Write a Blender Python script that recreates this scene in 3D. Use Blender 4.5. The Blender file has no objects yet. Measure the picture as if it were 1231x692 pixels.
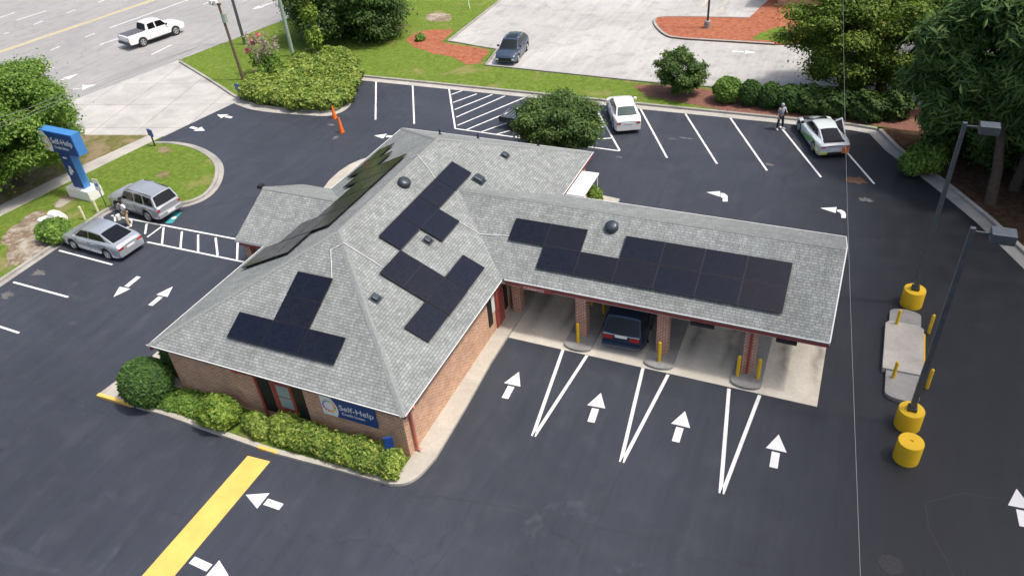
import bpy, bmesh, math, random
import numpy as np
from mathutils import Vector, Matrix
PI=math.pi
scene=bpy.context.scene
COL=scene.collection
rng=random.Random(7)
# ------------------------------------------------------------------ camera model (ground survey helper)
CAM=Vector((12.514,-15.528,22.5)); FPX=921.03
def _rot():
    yaw,pitch,roll=[math.radians(a) for a in (-26.389,36.6815,-5.2558)]
    f=Vector((math.sin(yaw)*math.cos(pitch),math.cos(yaw)*math.cos(pitch),-math.sin(pitch)))
    r=Vector((math.cos(yaw),-math.sin(yaw),0));u=r.cross(f)
    r2=r*math.cos(roll)+u*math.sin(roll);u2=-r*math.sin(roll)+u*math.cos(roll)
    return r2,u2,f
RR,RU,RF=_rot()
def G(u,v,z=0.0):
    """surveyed plan position (x,y) of a photo point at height z"""
    d=RR*((u-615.5)/FPX)-RU*((v-346)/FPX)+RF
    t=(z-CAM.z)/d.z
    p=CAM+d*t
    return (p.x,p.y)
# ------------------------------------------------------------------ materials
MATS={}
def new_mat(name):
    m=bpy.data.materials.new(name);m.use_nodes=True
    nt=m.node_tree;b=nt.nodes['Principled BSDF'];return m,nt,b
def nd(nt,t,**k):
    n=nt.nodes.new(t)
    for a,v in k.items(): setattr(n,a,v)
    return n
def ramp(nt,src,stops,interp='LINEAR'):
    r=nd(nt,'ShaderNodeValToRGB');r.color_ramp.interpolation=interp
    e=r.color_ramp.elements
    while len(e)<len(stops): e.new(0.5)
    for i,(p,c) in enumerate(stops):
        e[i].position=p; e[i].color=(c,c,c,1) if isinstance(c,(int,float)) else (*c,1)
    nt.links.new(src,r.inputs[0]);return r
def noise(nt,vec,scale,detail=4,rough=.55,dist=0):
    n=nd(nt,'ShaderNodeTexNoise');n.inputs['Scale'].default_value=scale;n.inputs['Detail'].default_value=detail
    n.inputs['Roughness'].default_value=rough;n.inputs['Distortion'].default_value=dist
    nt.links.new(vec,n.inputs['Vector']);return n
def mix(nt,fac,a,b,mode='MIX'):
    m=nd(nt,'ShaderNodeMix',data_type='RGBA',blend_type=mode)
    for s,i in ((fac,0),(a,6),(b,7)):
        if isinstance(s,(int,float)): m.inputs[i].default_value=s
        elif isinstance(s,tuple): m.inputs[i].default_value=(*s,1)
        else: nt.links.new(s,m.inputs[i])
    return m.outputs[2]
def bump(nt,b,h,strength=.3,dist=.02):
    n=nd(nt,'ShaderNodeBump');n.inputs['Strength'].default_value=strength;n.inputs['Distance'].default_value=dist
    nt.links.new(h,n.inputs['Height']);nt.links.new(n.outputs[0],b.inputs['Normal'])
def coord(nt,kind='Object'):
    return nd(nt,'ShaderNodeTexCoord').outputs[kind]
def simple(name,col,rough=.5,metal=0,var=.12,scale=6,coat=0,bmp=0,spec=None):
    if name in MATS: return MATS[name]
    m,nt,b=new_mat(name);o=coord(nt)
    n=noise(nt,o,scale,5);r=ramp(nt,n.outputs[0],[(.3,1-var),(.7,1+var)])
    nt.links.new(mix(nt,1.0,r.outputs[0],tuple(col),'MULTIPLY'),b.inputs['Base Color'])
    b.inputs['Roughness'].default_value=rough;b.inputs['Metallic'].default_value=metal
    b.inputs['Coat Weight'].default_value=coat;b.inputs['Coat Roughness'].default_value=.05
    if spec is not None: b.inputs['Specular IOR Level'].default_value=spec
    if bmp: bump(nt,b,noise(nt,o,scale*6,3).outputs[0],bmp,.01)
    MATS[name]=m;return m
def m_asphalt(name,base,tint,stain,rough=.62,cracks=True,crackcol=.45):
    m,nt,b=new_mat(name);o=coord(nt)
    big=noise(nt,o,.09,5,.6,.6);med=noise(nt,o,.8,5,.6);fine=noise(nt,o,45,2,.7)
    c=mix(nt,ramp(nt,big.outputs[0],[(.32,0),(.7,1)]).outputs[0],tuple(base),tuple(tint))
    c=mix(nt,ramp(nt,med.outputs[0],[(.5,0),(.8,.55)]).outputs[0],c,tuple(stain))
    spotty=noise(nt,o,.28,6,.7,1.2)
    c=mix(nt,ramp(nt,spotty.outputs[0],[(.62,0),(.74,.5)]).outputs[0],c,tuple(x*1.5 for x in stain))
    mp=nd(nt,'ShaderNodeMapping');mp.inputs['Scale'].default_value=(1.6,.16,1);mp.inputs['Rotation'].default_value=(0,0,.25);nt.links.new(o,mp.inputs[0])
    sk=noise(nt,mp.outputs[0],1.3,6,.7,.8);c=mix(nt,1.0,c,ramp(nt,sk.outputs[0],[(.34,.90),(.66,1.09)]).outputs[0],'MULTIPLY')
    drip=nd(nt,'ShaderNodeTexVoronoi');drip.inputs['Scale'].default_value=.75;nt.links.new(o,drip.inputs['Vector'])
    dr_=ramp(nt,drip.outputs['Distance'],[(.05,.7),(.13,0)]);dg=noise(nt,o,.22,3,.6);dgr=ramp(nt,dg.outputs[0],[(.55,0),(.62,.8)])
    c=mix(nt,mix(nt,1.0,dr_.outputs[0],dgr.outputs[0],'MULTIPLY'),c,mix(nt,1.0,c,(.55,.55,.55),'MULTIPLY'))
    c=mix(nt,1.0,c,ramp(nt,fine.outputs[0],[(.25,.74),(.75,1.28)]).outputs[0],'MULTIPLY')
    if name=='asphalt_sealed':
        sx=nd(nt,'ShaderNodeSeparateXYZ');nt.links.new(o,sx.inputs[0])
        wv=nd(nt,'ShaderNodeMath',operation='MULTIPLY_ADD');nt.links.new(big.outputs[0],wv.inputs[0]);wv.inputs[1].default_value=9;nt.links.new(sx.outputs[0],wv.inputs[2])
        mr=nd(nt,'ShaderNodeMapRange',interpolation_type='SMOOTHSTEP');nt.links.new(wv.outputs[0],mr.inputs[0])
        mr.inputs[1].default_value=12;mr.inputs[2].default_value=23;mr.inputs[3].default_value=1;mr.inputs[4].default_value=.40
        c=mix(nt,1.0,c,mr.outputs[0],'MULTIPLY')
    if cracks:
        dn=noise(nt,o,.55,5,.65);ad=nd(nt,'ShaderNodeVectorMath',operation='MULTIPLY_ADD')
        nt.links.new(dn.outputs['Color'],ad.inputs[0]);ad.inputs[1].default_value=(2.4,2.4,0);nt.links.new(o,ad.inputs[2])
        v=nd(nt,'ShaderNodeTexVoronoi',feature='DISTANCE_TO_EDGE');v.inputs['Scale'].default_value=.17
        nt.links.new(ad.outputs[0],v.inputs['Vector'])
        cr=ramp(nt,v.outputs['Distance'],[(0.0,1),(.009,0)])
        gate=noise(nt,o,.12,2);g=ramp(nt,gate.outputs[0],[(.5,0),(.6,1)])
        f=mix(nt,1.0,cr.outputs[0],g.outputs[0],'MULTIPLY')
        c=mix(nt,f,c,mix(nt,1.0,c,(crackcol,)*3,'MULTIPLY'))
    nt.links.new(c,b.inputs['Base Color'])
    b.inputs['Specular IOR Level'].default_value=.28
    rr=ramp(nt,med.outputs[0],[(.3,rough-.07),(.7,rough+.1)]);nt.links.new(rr.outputs[0],b.inputs['Roughness'])
    bump(nt,b,fine.outputs[0],.35,.01)
    MATS[name]=m;return m
def m_concrete(name,col,joint=None,dirt=.25,tracks=False):
    m,nt,b=new_mat(name);o=coord(nt)
    n1=noise(nt,o,.5,6,.65,.5);n2=noise(nt,o,9,5,.7);
    c=mix(nt,1.0,tuple(col),ramp(nt,n1.outputs[0],[(.3,1-dirt),(.65,1.08)]).outputs[0],'MULTIPLY')
    c=mix(nt,1.0,c,ramp(nt,n2.outputs[0],[(.3,.88),(.7,1.08)]).outputs[0],'MULTIPLY')
    if joint:
        br=nd(nt,'ShaderNodeTexBrick');br.offset=0;br.inputs['Scale'].default_value=1
        br.inputs['Brick Width'].default_value=joint[0];br.inputs['Row Height'].default_value=joint[1]
        br.inputs['Mortar Size'].default_value=.03;br.inputs['Color1'].default_value=(1,1,1,1);br.inputs['Color2'].default_value=(.93,.93,.93,1)
        br.inputs['Mortar'].default_value=(.55,.53,.5,1)
        mp=nd(nt,'ShaderNodeMapping');mp.inputs['Rotation'].default_value=(0,0,joint[2]);nt.links.new(o,mp.inputs[0]);nt.links.new(mp.outputs[0],br.inputs['Vector'])
        c=mix(nt,1.0,c,br.outputs[0],'MULTIPLY')
    if tracks:
        s=nd(nt,'ShaderNodeSeparateXYZ');nt.links.new(o,s.inputs[0])
        def M(op,a,bv):
            k=nd(nt,'ShaderNodeMath',operation=op)
            for i,x in enumerate((a,bv)):
                if x is None: continue
                if isinstance(x,(int,float)): k.inputs[i].default_value=x
                else: nt.links.new(x,k.inputs[i])
            return k.outputs[0]
        wob=M('MULTIPLY',M('SUBTRACT',noise(nt,o,.7,2).outputs[0],.5),.7)
        x=M('ADD',s.outputs[0],wob)
        t=M('SUBTRACT',M('MULTIPLY',M('FRACT',M('ADD',M('DIVIDE',M('SUBTRACT',x,1.75),3.65),.5),None),3.65),1.825)
        d=M('ABSOLUTE',M('SUBTRACT',M('ABSOLUTE',t,None),.72),None)
        st=ramp(nt,d,[(.03,.6),(.33,0)])
        yr=nd(nt,'ShaderNodeMapRange');yr.inputs[1].default_value=8.4;yr.inputs[2].default_value=10.6;nt.links.new(s.outputs[1],yr.inputs[0])
        f=mix(nt,1.0,st.outputs[0],yr.outputs[0],'MULTIPLY')
        f=mix(nt,1.0,f,ramp(nt,noise(nt,o,1.6,4,.6).outputs[0],[(.3,.45),(.6,1)]).outputs[0],'MULTIPLY')
        c=mix(nt,f,c,(.07,.062,.055))
    nt.links.new(c,b.inputs['Base Color']);b.inputs['Roughness'].default_value=.85
    bump(nt,b,n2.outputs[0],.2,.01)
    MATS[name]=m;return m
def m_grass(name,cols,dirtcol,dirtamt=.55,scale=1):
    m,nt,b=new_mat(name);o=coord(nt)
    n1=noise(nt,o,.35*scale,6,.65,.4);n2=noise(nt,o,3.5,6,.75);n3=noise(nt,o,30,4,.8)
    c=ramp(nt,n2.outputs[0],[(.28,cols[0]),(.5,cols[1]),(.72,cols[2])]).outputs[0]
    c=mix(nt,ramp(nt,n1.outputs[0],[(dirtamt,0),(dirtamt+.12,.85)]).outputs[0],c,tuple(dirtcol))
    c=mix(nt,1.0,c,ramp(nt,n3.outputs[0],[(.25,.5),(.75,1.5)]).outputs[0],'MULTIPLY')
    nt.links.new(c,b.inputs['Base Color']);b.inputs['Roughness'].default_value=.95;b.inputs['Specular IOR Level'].default_value=.15
    bump(nt,b,n3.outputs[0],.9,.06)
    MATS[name]=m;return m
def m_brick(name,c1,c2,mortar,bw=.22,rh=.078):
    m,nt,b=new_mat(name);o=coord(nt,'UV')
    br=nd(nt,'ShaderNodeTexBrick');br.inputs['Scale'].default_value=1;br.inputs['Brick Width'].default_value=bw;br.inputs['Row Height'].default_value=rh
    br.inputs['Mortar Size'].default_value=.015;br.inputs['Bias'].default_value=-.1
    br.inputs['Color1'].default_value=(*c1,1);br.inputs['Color2'].default_value=(*c2,1);br.inputs['Mortar'].default_value=(*mortar,1)
    nt.links.new(o,br.inputs['Vector'])
    n=noise(nt,o,1.3,5,.7);c=mix(nt,1.0,br.outputs[0],ramp(nt,n.outputs[0],[(.3,.78),(.7,1.15)]).outputs[0],'MULTIPLY')
    nt.links.new(c,b.inputs['Base Color']);b.inputs['Roughness'].default_value=.9;bump(nt,b,br.outputs['Fac'],-.35,.01)
    MATS[name]=m;return m
def m_shingle(name):
    m,nt,b=new_mat(name);o=coord(nt,'UV')
    br=nd(nt,'ShaderNodeTexBrick');br.offset=.37;br.offset_frequency=2;br.squash=.72;br.squash_frequency=3
    br.inputs['Scale'].default_value=1;br.inputs['Brick Width'].default_value=.24;br.inputs['Row Height'].default_value=.125
    br.inputs['Mortar Size'].default_value=.014;br.inputs['Mortar Smooth'].default_value=.6
    br.inputs['Color1'].default_value=(.215,.232,.228,1);br.inputs['Color2'].default_value=(.298,.316,.308,1);br.inputs['Mortar'].default_value=(.10,.11,.11,1)
    nt.links.new(o,br.inputs['Vector'])
    n1=noise(nt,o,.35,5,.6,.3);n2=noise(nt,o,55,2,.8);n4=noise(nt,o,2.6,3,.6)
    mp=nd(nt,'ShaderNodeMapping');mp.inputs['Scale'].default_value=(2.2,.22,1);nt.links.new(o,mp.inputs[0]);sk=noise(nt,mp.outputs[0],1.2,5,.7)
    c=mix(nt,1.0,br.outputs[0],ramp(nt,n1.outputs[0],[(.3,.86),(.7,1.12)]).outputs[0],'MULTIPLY')
    c=mix(nt,1.0,c,ramp(nt,sk.outputs[0],[(.35,.88),(.65,1.08)]).outputs[0],'MULTIPLY')
    c=mix(nt,1.0,c,ramp(nt,n4.outputs[0],[(.3,.88),(.7,1.1)]).outputs[0],'MULTIPLY')
    c=mix(nt,1.0,c,ramp(nt,n2.outputs[0],[(.3,.75),(.7,1.25)]).outputs[0],'MULTIPLY')
    nt.links.new(c,b.inputs['Base Color']);b.inputs['Roughness'].default_value=.88
    bump(nt,b,br.outputs['Fac'],-.5,.012)
    MATS[name]=m;return m
def m_leaf(name,cols,trans=.25):
    m,nt,b=new_mat(name)
    g=nd(nt,'ShaderNodeNewGeometry');o=coord(nt)
    n=noise(nt,o,1.1,5,.7);
    r=ramp(nt,g.outputs['Random Per Island'],[(0,cols[0]),(.5,cols[1]),(1,cols[2])])
    c=mix(nt,1.0,r.outputs[0],ramp(nt,n.outputs[0],[(.3,(.62,.66,.6)),(.5,(1,1,1)),(.72,(1.45,1.25,1.1))]).outputs[0],'MULTIPLY')
    nt.links.new(c,b.inputs['Base Color']);b.inputs['Roughness'].default_value=.62;b.inputs['Specular IOR Level'].default_value=.3
    t=nd(nt,'ShaderNodeBsdfTranslucent');mx=nd(nt,'ShaderNodeMixShader');mx.inputs[0].default_value=trans
    nt.links.new(mix(nt,1.0,c,(1.25,1.35,.6),'MULTIPLY'),t.inputs[0]);nt.links.new(b.outputs[0],mx.inputs[1]);nt.links.new(t.outputs[0],mx.inputs[2])
    nt.links.new(mx.outputs[0],nt.nodes['Material Output'].inputs[0])
    MATS[name]=m;return m
def m_panel(name):
    m,nt,b=new_mat(name);o=coord(nt)
    br=nd(nt,'ShaderNodeTexBrick');br.offset=0;br.inputs['Scale'].default_value=1;br.inputs['Brick Width'].default_value=.0845;br.inputs['Row Height'].default_value=.169
    br.inputs['Mortar Size'].default_value=.004;br.inputs['Color1'].default_value=(.006,.008,.013,1);br.inputs['Color2'].default_value=(.009,.011,.018,1);br.inputs['Mortar'].default_value=(.016,.018,.025,1)
    nt.links.new(o,br.inputs['Vector'])
    oi=nd(nt,'ShaderNodeObjectInfo')
    tint=ramp(nt,oi.outputs['Random'],[(0,(.85,.9,1.25)),(.5,(1,1,1.15)),(1,(1.3,1.1,1.15))])
    nt.links.new(mix(nt,1.0,br.outputs[0],tint.outputs[0],'MULTIPLY'),b.inputs['Base Color'])
    b.inputs['Roughness'].default_value=.16;b.inputs['Specular IOR Level'].default_value=.34
    MATS[name]=m;return m
def m_glass(name,col=(.02,.025,.03),rough=.06):
    m,nt,b=new_mat(name)
    b.inputs['Base Color'].default_value=(*col,1);b.inputs['Roughness'].default_value=rough;b.inputs['Specular IOR Level'].default_value=.32
    n=noise(nt,coord(nt),2.2,4);bump(nt,b,n.outputs[0],.12,.02)
    MATS[name]=m;return m

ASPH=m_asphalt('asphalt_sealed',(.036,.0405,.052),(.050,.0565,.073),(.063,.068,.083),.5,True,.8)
OLD=m_asphalt('asphalt_aged',(.35,.345,.33),(.48,.47,.455),(.17,.17,.175),.85,True,.8)
STREET=m_asphalt('asphalt_street',(.27,.268,.268),(.33,.325,.32),(.21,.208,.208),.8,True,.8)
CONC=m_concrete('concrete',(.44,.42,.385),None,.25)
APRON=m_concrete('concrete_apron',(.46,.45,.43),(3.6,4.2,-.25),.22)
WALKC=m_concrete('concrete_walk',(.46,.43,.37),None,.25)
PADC=m_concrete('concrete_pad',(.60,.56,.475),None,.22,True)
KERB=m_concrete('concrete_kerb',(.36,.345,.315),None,.35)
ISLC=m_concrete('concrete_island',(.30,.295,.285),None,.35)
GRASS=m_grass('lawn_grass',((.070,.120,.016),(.13,.20,.028),(.22,.27,.055)),(.29,.24,.11),.57)
DRYG=m_grass('dry_lawn',((.08,.10,.02),(.15,.15,.045),(.24,.2,.1)),(.28,.22,.14),.45,2)
MULCH=m_grass('red_mulch',((.20,.06,.03),(.36,.125,.07),(.48,.22,.13)),(.36,.19,.10),.66,2)
STRAW=m_grass('pine_straw',((.035,.02,.013),(.075,.045,.028),(.14,.09,.055)),(.05,.06,.02),.6,2)
SOIL=m_grass('terrain',((.07,.09,.02),(.10,.12,.03),(.14,.14,.05)),(.2,.16,.1),.55)
BRICK=m_brick('brick_wall',(.43,.125,.06),(.62,.29,.14),(.62,.53,.40))
BRICKD=m_brick('brick_pillar',(.32,.07,.04),(.50,.15,.08),(.62,.53,.42))
SHING=m_shingle('roof_shingles')
RIDGE=simple('ridge_shingles',(.22,.235,.228),.88,0,.25,14,bmp=.4)
WHITE=simple('white_paint',(.80,.80,.78),.5,0,.05)
WHITEM=simple('white_metal',(.74,.74,.72),.45,0,.06)
def worn(name,col,under,amt=.62):
    m,nt,b=new_mat(name);o=coord(nt);n=noise(nt,o,14,8,.8);n2=noise(nt,o,1.1,4,.6)
    ad=nd(nt,'ShaderNodeMath',operation='ADD');nt.links.new(n.outputs[0],ad.inputs[0]);nt.links.new(n2.outputs[0],ad.inputs[1])
    f=ramp(nt,ad.outputs[0],[(amt*2-.08,0),(min(1,amt*2+.06),.8)]) if amt*2<.95 else ramp(nt,n.outputs[0],[(amt,0),(amt+.06,.75)])
    g=ramp(nt,n2.outputs[0],[(.3,.84),(.65,1.04)])
    nt.links.new(mix(nt,f.outputs[0],mix(nt,1.0,tuple(col),g.outputs[0],'MULTIPLY'),tuple(under)),b.inputs['Base Color']);b.inputs['Roughness'].default_value=.65
    MATS[name]=m;return m
ROADW=worn('road_paint_white',(.76,.76,.755),(.10,.10,.11),.63)
ROADO=simple('road_paint_faded',(.62,.62,.62),.7,0,.25,3)
ROADY=worn('road_paint_yellow',(.80,.50,.12),(.3,.22,.1),.64)
STREETY=simple('street_paint_yellow',(.62,.52,.25),.7,0,.15,3)
YEL=worn('yellow_enamel',(.74,.46,.012),(.22,.14,.05),.63)
RED=simple('red_trim',(.30,.055,.045),.55,0,.1)
BLACK=simple('black_plastic',(.015,.015,.017),.45,0,.1)
DARKM=simple('dark_metal',(.045,.05,.055),.45,.3,.15)
POLE=simple('galvanised_grey',(.11,.125,.14),.45,.4,.15)
VENT=simple('vent_metal',(.06,.075,.09),.38,.5,.12)
BLUE=simple('sign_blue',(.012,.055,.24),.4,0,.06)
BLUEL=simple('sign_blue_light',(.06,.22,.52),.4,0,.05)
TEAL=simple('teal_paint',(.05,.30,.33),.6,0,.2)
WOOD=simple('weathered_wood',(.16,.115,.08),.9,0,.3,9,bmp=.3)
BARK=simple('bark',(.075,.055,.04),.95,0,.35,7,bmp=.6)
PALE=simple('pale_bark',(.32,.28,.24),.9,0,.3,9)
GREENP=simple('pale_green_pole',(.30,.38,.32),.6,0,.1)
ORANGE=simple('safety_orange',(.85,.16,.02),.5,0,.06)
PANEL=m_panel('solar_cells'); GLASS=m_glass('vehicle_glass',(.016,.02,.022)); WGL=m_glass('window_glass',(.25,.33,.34),.12)
PFRAME=simple('panel_frame',(.035,.035,.04),.4,.6,.1)
RUBBER=simple('tyre_rubber',(.018,.018,.018),.85,0,.15)
RIM=simple('alloy_rim',(.55,.56,.58),.3,.7,.1)
TAIL=simple('tail_lamp_red',(.42,.012,.015),.2,0,.1,coat=.6)
LAMPC=simple('lamp_clear',(.75,.78,.8),.12,0,.05,coat=.6)
CABLE=simple('cable_grey',(.36,.36,.36),.5,0,.05)
WIRE=simple('wire_dark',(.05,.05,.05),.6,0,.05)
L_TREE=m_leaf('leaf_mid',((0.072,0.145,0.026),(0.145,0.261,0.046),(0.261,0.392,0.072)),.35)
L_LIME=m_leaf('leaf_lime',((.07,.14,.018),(.17,.28,.035),(.34,.42,.08)),.35)
L_DARK=m_leaf('leaf_dark',((.03,.07,.018),(.065,.125,.028),(.12,.20,.045)),.3)
L_HEDGE=m_leaf('leaf_hedge',((.075,.14,.025),(.19,.29,.045),(.42,.48,.12)),.35)
L_DENSE=m_leaf('leaf_dense',((.04,.085,.022),(.075,.14,.032),(.15,.225,.06)),.3)
L_BOX=m_leaf('leaf_boxwood',((0.029,0.069,0.014),(0.055,0.121,0.023),(0.092,0.178,0.040)),.25)
L_PINE=m_leaf('leaf_pine',((0.039,0.088,0.023),(0.078,0.156,0.039),(0.146,0.234,0.058)),.25)
L_OAK=m_leaf('leaf_oak',((.055,.11,.018),(.12,.20,.03),(.26,.34,.055)),.38)
L_PINK=m_leaf('blossom_pink',((.45,.08,.12),(.55,.16,.2),(.5,.3,.3)),.2)
L_GREY=m_leaf('seed_grey',((.2,.16,.12),(.3,.26,.2),(.38,.33,.28)),.1)
# ------------------------------------------------------------------ mesh helpers
class MB:
    def __init__(s): s.v=[];s.f=[];s.m=[];s.mats=[]
    def mi(s,mat):
        if mat not in s.mats: s.mats.append(mat)
        return s.mats.index(mat)
    def add(s,vs,fs,mat):
        k=len(s.v);s.v+= [tuple(v) for v in vs];i=s.mi(mat)
        for f in fs: s.f.append([a+k for a in f]);s.m.append(i)
        return s
    def box(s,x0,x1,y0,y1,z0,z1,mat,M=None):
        vs=[(x,y,z) for z in (z0,z1) for x,y in ((x0,y0),(x1,y0),(x1,y1),(x0,y1))]
        if M: vs=[M@Vector(v) for v in vs]
        return s.add(vs,[(3,2,1,0),(4,5,6,7),(0,1,5,4),(1,2,6,5),(2,3,7,6),(3,0,4,7)],mat)
    def quad(s,pts,mat): return s.add(pts,[tuple(range(len(pts)))],mat)
    def prism(s,poly,z0,z1,mat,side=None):
        n=len(poly)
        a=sum(poly[i][0]*poly[(i+1)%n][1]-poly[(i+1)%n][0]*poly[i][1] for i in range(n))
        if a<0: poly=poly[::-1]
        vs=[(x,y,z0) for x,y in poly]+[(x,y,z1) for x,y in poly]
        s.add(vs,[tuple(range(n,2*n))],mat)
        if z1>z0: s.add(vs,[(i,(i+1)%n,n+(i+1)%n,n+i) for i in range(n)],side or mat)
        return s
    def tube(s,p0,p1,r0,r1,mat,n=10,cap=True):
        p0=Vector(p0);p1=Vector(p1);d=(p1-p0).normalized()
        a=d.orthogonal().normalized();b=d.cross(a)
        vs=[]
        for p,r in((p0,r0),(p1,r1)):
            for i in range(n):
                t=2*PI*i/n;vs.append(p+a*(r*math.cos(t))+b*(r*math.sin(t)))
        fs=[(i,(i+1)%n,n+(i+1)%n,n+i) for i in range(n)]
        if cap: fs+=[tuple(range(n-1,-1,-1)),tuple(range(n,2*n))]
        return s.add(vs,fs,mat)
    def path(s,pts,rs,mat,n=8):
        """continuous tube along points"""
        pts=[Vector(p) for p in pts];vs=[];a=None
        for i,p in enumerate(pts):
            d=(pts[min(i+1,len(pts)-1)]-pts[max(i-1,0)]).normalized()
            if a is None: a=d.orthogonal().normalized()
            a=(a-d*a.dot(d)).normalized();b=d.cross(a);r=rs[i] if isinstance(rs,(list,tuple)) else rs
            for k in range(n):
                t=2*PI*k/n;vs.append(p+a*(r*math.cos(t))+b*(r*math.sin(t)))
        fs=[]
        for i in range(len(pts)-1):
            for k in range(n):
                fs.append((i*n+k,i*n+(k+1)%n,(i+1)*n+(k+1)%n,(i+1)*n+k))
        fs+=[tuple(range(n-1,-1,-1)),tuple(range((len(pts)-1)*n,len(pts)*n))]
        return s.add(vs,fs,mat)
    def lathe(s,c,prof,mat,n=20):
        cx,cy,cz=c;vs=[];m=len(prof)
        for r,z in prof:
            for i in range(n):
                t=2*PI*i/n;vs.append((cx+r*math.cos(t),cy+r*math.sin(t),cz+z))
        fs=[(j*n+i,j*n+(i+1)%n,(j+1)*n+(i+1)%n,(j+1)*n+i) for j in range(m-1) for i in range(n)]
        fs.append(tuple(range((m-1)*n,m*n)))
        return s.add(vs,fs,mat)
    def build(s,name,parent=None,smooth=False,bevel=0,seg=2,loc=None,uv=True):
        me=bpy.data.meshes.new(name);me.from_pydata(s.v,[],s.f)
        for m in s.mats: me.materials.append(m)
        me.polygons.foreach_set('material_index',s.m)
        if smooth: me.polygons.foreach_set('use_smooth',[True]*len(s.f))
        me.update()
        if uv: auto_uv(me)
        o=bpy.data.objects.new(name,me);COL.objects.link(o)
        if parent: o.parent=parent
        if loc: o.location=loc
        if bevel:
            b=o.modifiers.new('bevel','BEVEL');b.width=bevel;b.segments=seg;b.limit_method='ANGLE';b.angle_limit=math.radians(28)
        if smooth:
            try:
                me.set_sharp_from_angle(angle=math.radians(42))
            except Exception: pass
        return o
def auto_uv(me):
    uvl=me.uv_layers.new(name='UVMap');d=uvl.data
    for p in me.polygons:
        n=p.normal
        if abs(n.z)>.999: u=Vector((1,0,0));v=Vector((0,1,0))
        else:
            u=Vector((0,0,1)).cross(n).normalized();v=n.cross(u)
        for li in p.loop_indices:
            co=me.vertices[me.loops[li].vertex_index].co
            d[li].uv=(co.dot(u),co.dot(v))
def tag(o,label=None,cat=None,group=None,kind=None):
    if label: o['label']=label
    if cat: o['category']=cat
    if group: o['group']=group
    if kind: o['kind']=kind
    return o
def empty(name,loc,rz=0,label=None,cat=None,group=None):
    o=bpy.data.objects.new(name,None);COL.objects.link(o);o.location=loc;o.rotation_euler=(0,0,rz);o.empty_display_size=.2
    return tag(o,label,cat,group)
def struct(mb,name,**k):
    return tag(mb.build(name,**k),kind='structure')
def copy_tree(o,parent=None):
    c=o.copy();COL.objects.link(c);c.parent=parent
    for ch in list(o.children):
        copy_tree(ch,c)
    return c
def text_mesh(txt,size,mat,name,M,parent,ext=.006,align='LEFT',bold=0,kx=1.0):
    cu=bpy.data.curves.new('txt','FONT');cu.body=txt;cu.size=size;cu.extrude=ext;cu.align_x=align;cu.offset=bold
    t=bpy.data.objects.new('txt',cu);COL.objects.link(t)
    dg=bpy.context.evaluated_depsgraph_get();me=bpy.data.meshes.new_from_object(t.evaluated_get(dg))
    bpy.data.objects.remove(t);bpy.data.curves.remove(cu)
    me.name=name;me.materials.clear();me.materials.append(mat)
    me.transform(M@Matrix.Diagonal((kx,1,1,1)))
    o=bpy.data.objects.new(name,me);COL.objects.link(o);o.parent=parent
    return o
def dens(pts,step=.8,closed=False):
    out=[];n=len(pts)
    for i in range(n if closed else n-1):
        a=Vector((*pts[i],0));b=Vector((*pts[(i+1)%n],0));k=max(1,int((b-a).length/step))
        for j in range(k): out.append(tuple((a.lerp(b,j/k))[:2]))
    if not closed: out.append(tuple(pts[-1]))
    return out
def smooth_poly(pts,it=2,closed=False):
    for _ in range(it):
        out=[];n=len(pts)
        if not closed: out.append(pts[0])
        for i in range(n if closed else n-1):
            a=pts[i];b=pts[(i+1)%n]
            out.append((a[0]*.75+b[0]*.25,a[1]*.75+b[1]*.25));out.append((a[0]*.25+b[0]*.75,a[1]*.25+b[1]*.75))
        if not closed: out.append(pts[-1])
        pts=out
    return pts
def offset(pts,d,closed=False):
    out=[];n=len(pts)
    for i in range(n):
        a=pts[i-1] if (closed or i>0) else pts[i];b=pts[(i+1)%n] if (closed or i<n-1) else pts[i]
        dx,dy=b[0]-a[0],b[1]-a[1];l=math.hypot(dx,dy) or 1
        out.append((pts[i][0]-dy/l*d,pts[i][1]+dx/l*d))
    return out
def strip(mb,pts,d0,d1,z0,z1,mat,closed=False):
    """a band along a line between offsets d0..d1, from z0 to z1"""
    A=offset(pts,d0,closed);B=offset(pts,d1,closed);n=len(pts)
    rng_=range(n) if closed else range(n-1)
    vs=[(x,y,z1) for x,y in A]+[(x,y,z1) for x,y in B]+[(x,y,z0) for x,y in A]+[(x,y,z0) for x,y in B]
    fs=[]
    for i in rng_:
        j=(i+1)%n
        fs.append((i,j,n+j,n+i) if d1>d0 else (n+i,n+j,j,i))
        if z1>z0:
            fs.append((2*n+i,2*n+j,j,i));fs.append((n+i,n+j,3*n+j,3*n+i))
    if z1>z0 and not closed:
        fs.append((0,n,3*n,2*n));fs.append((n-1,2*n+n-1,3*n+n-1,n+n-1))
    mb.add(vs,fs,mat)
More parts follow.
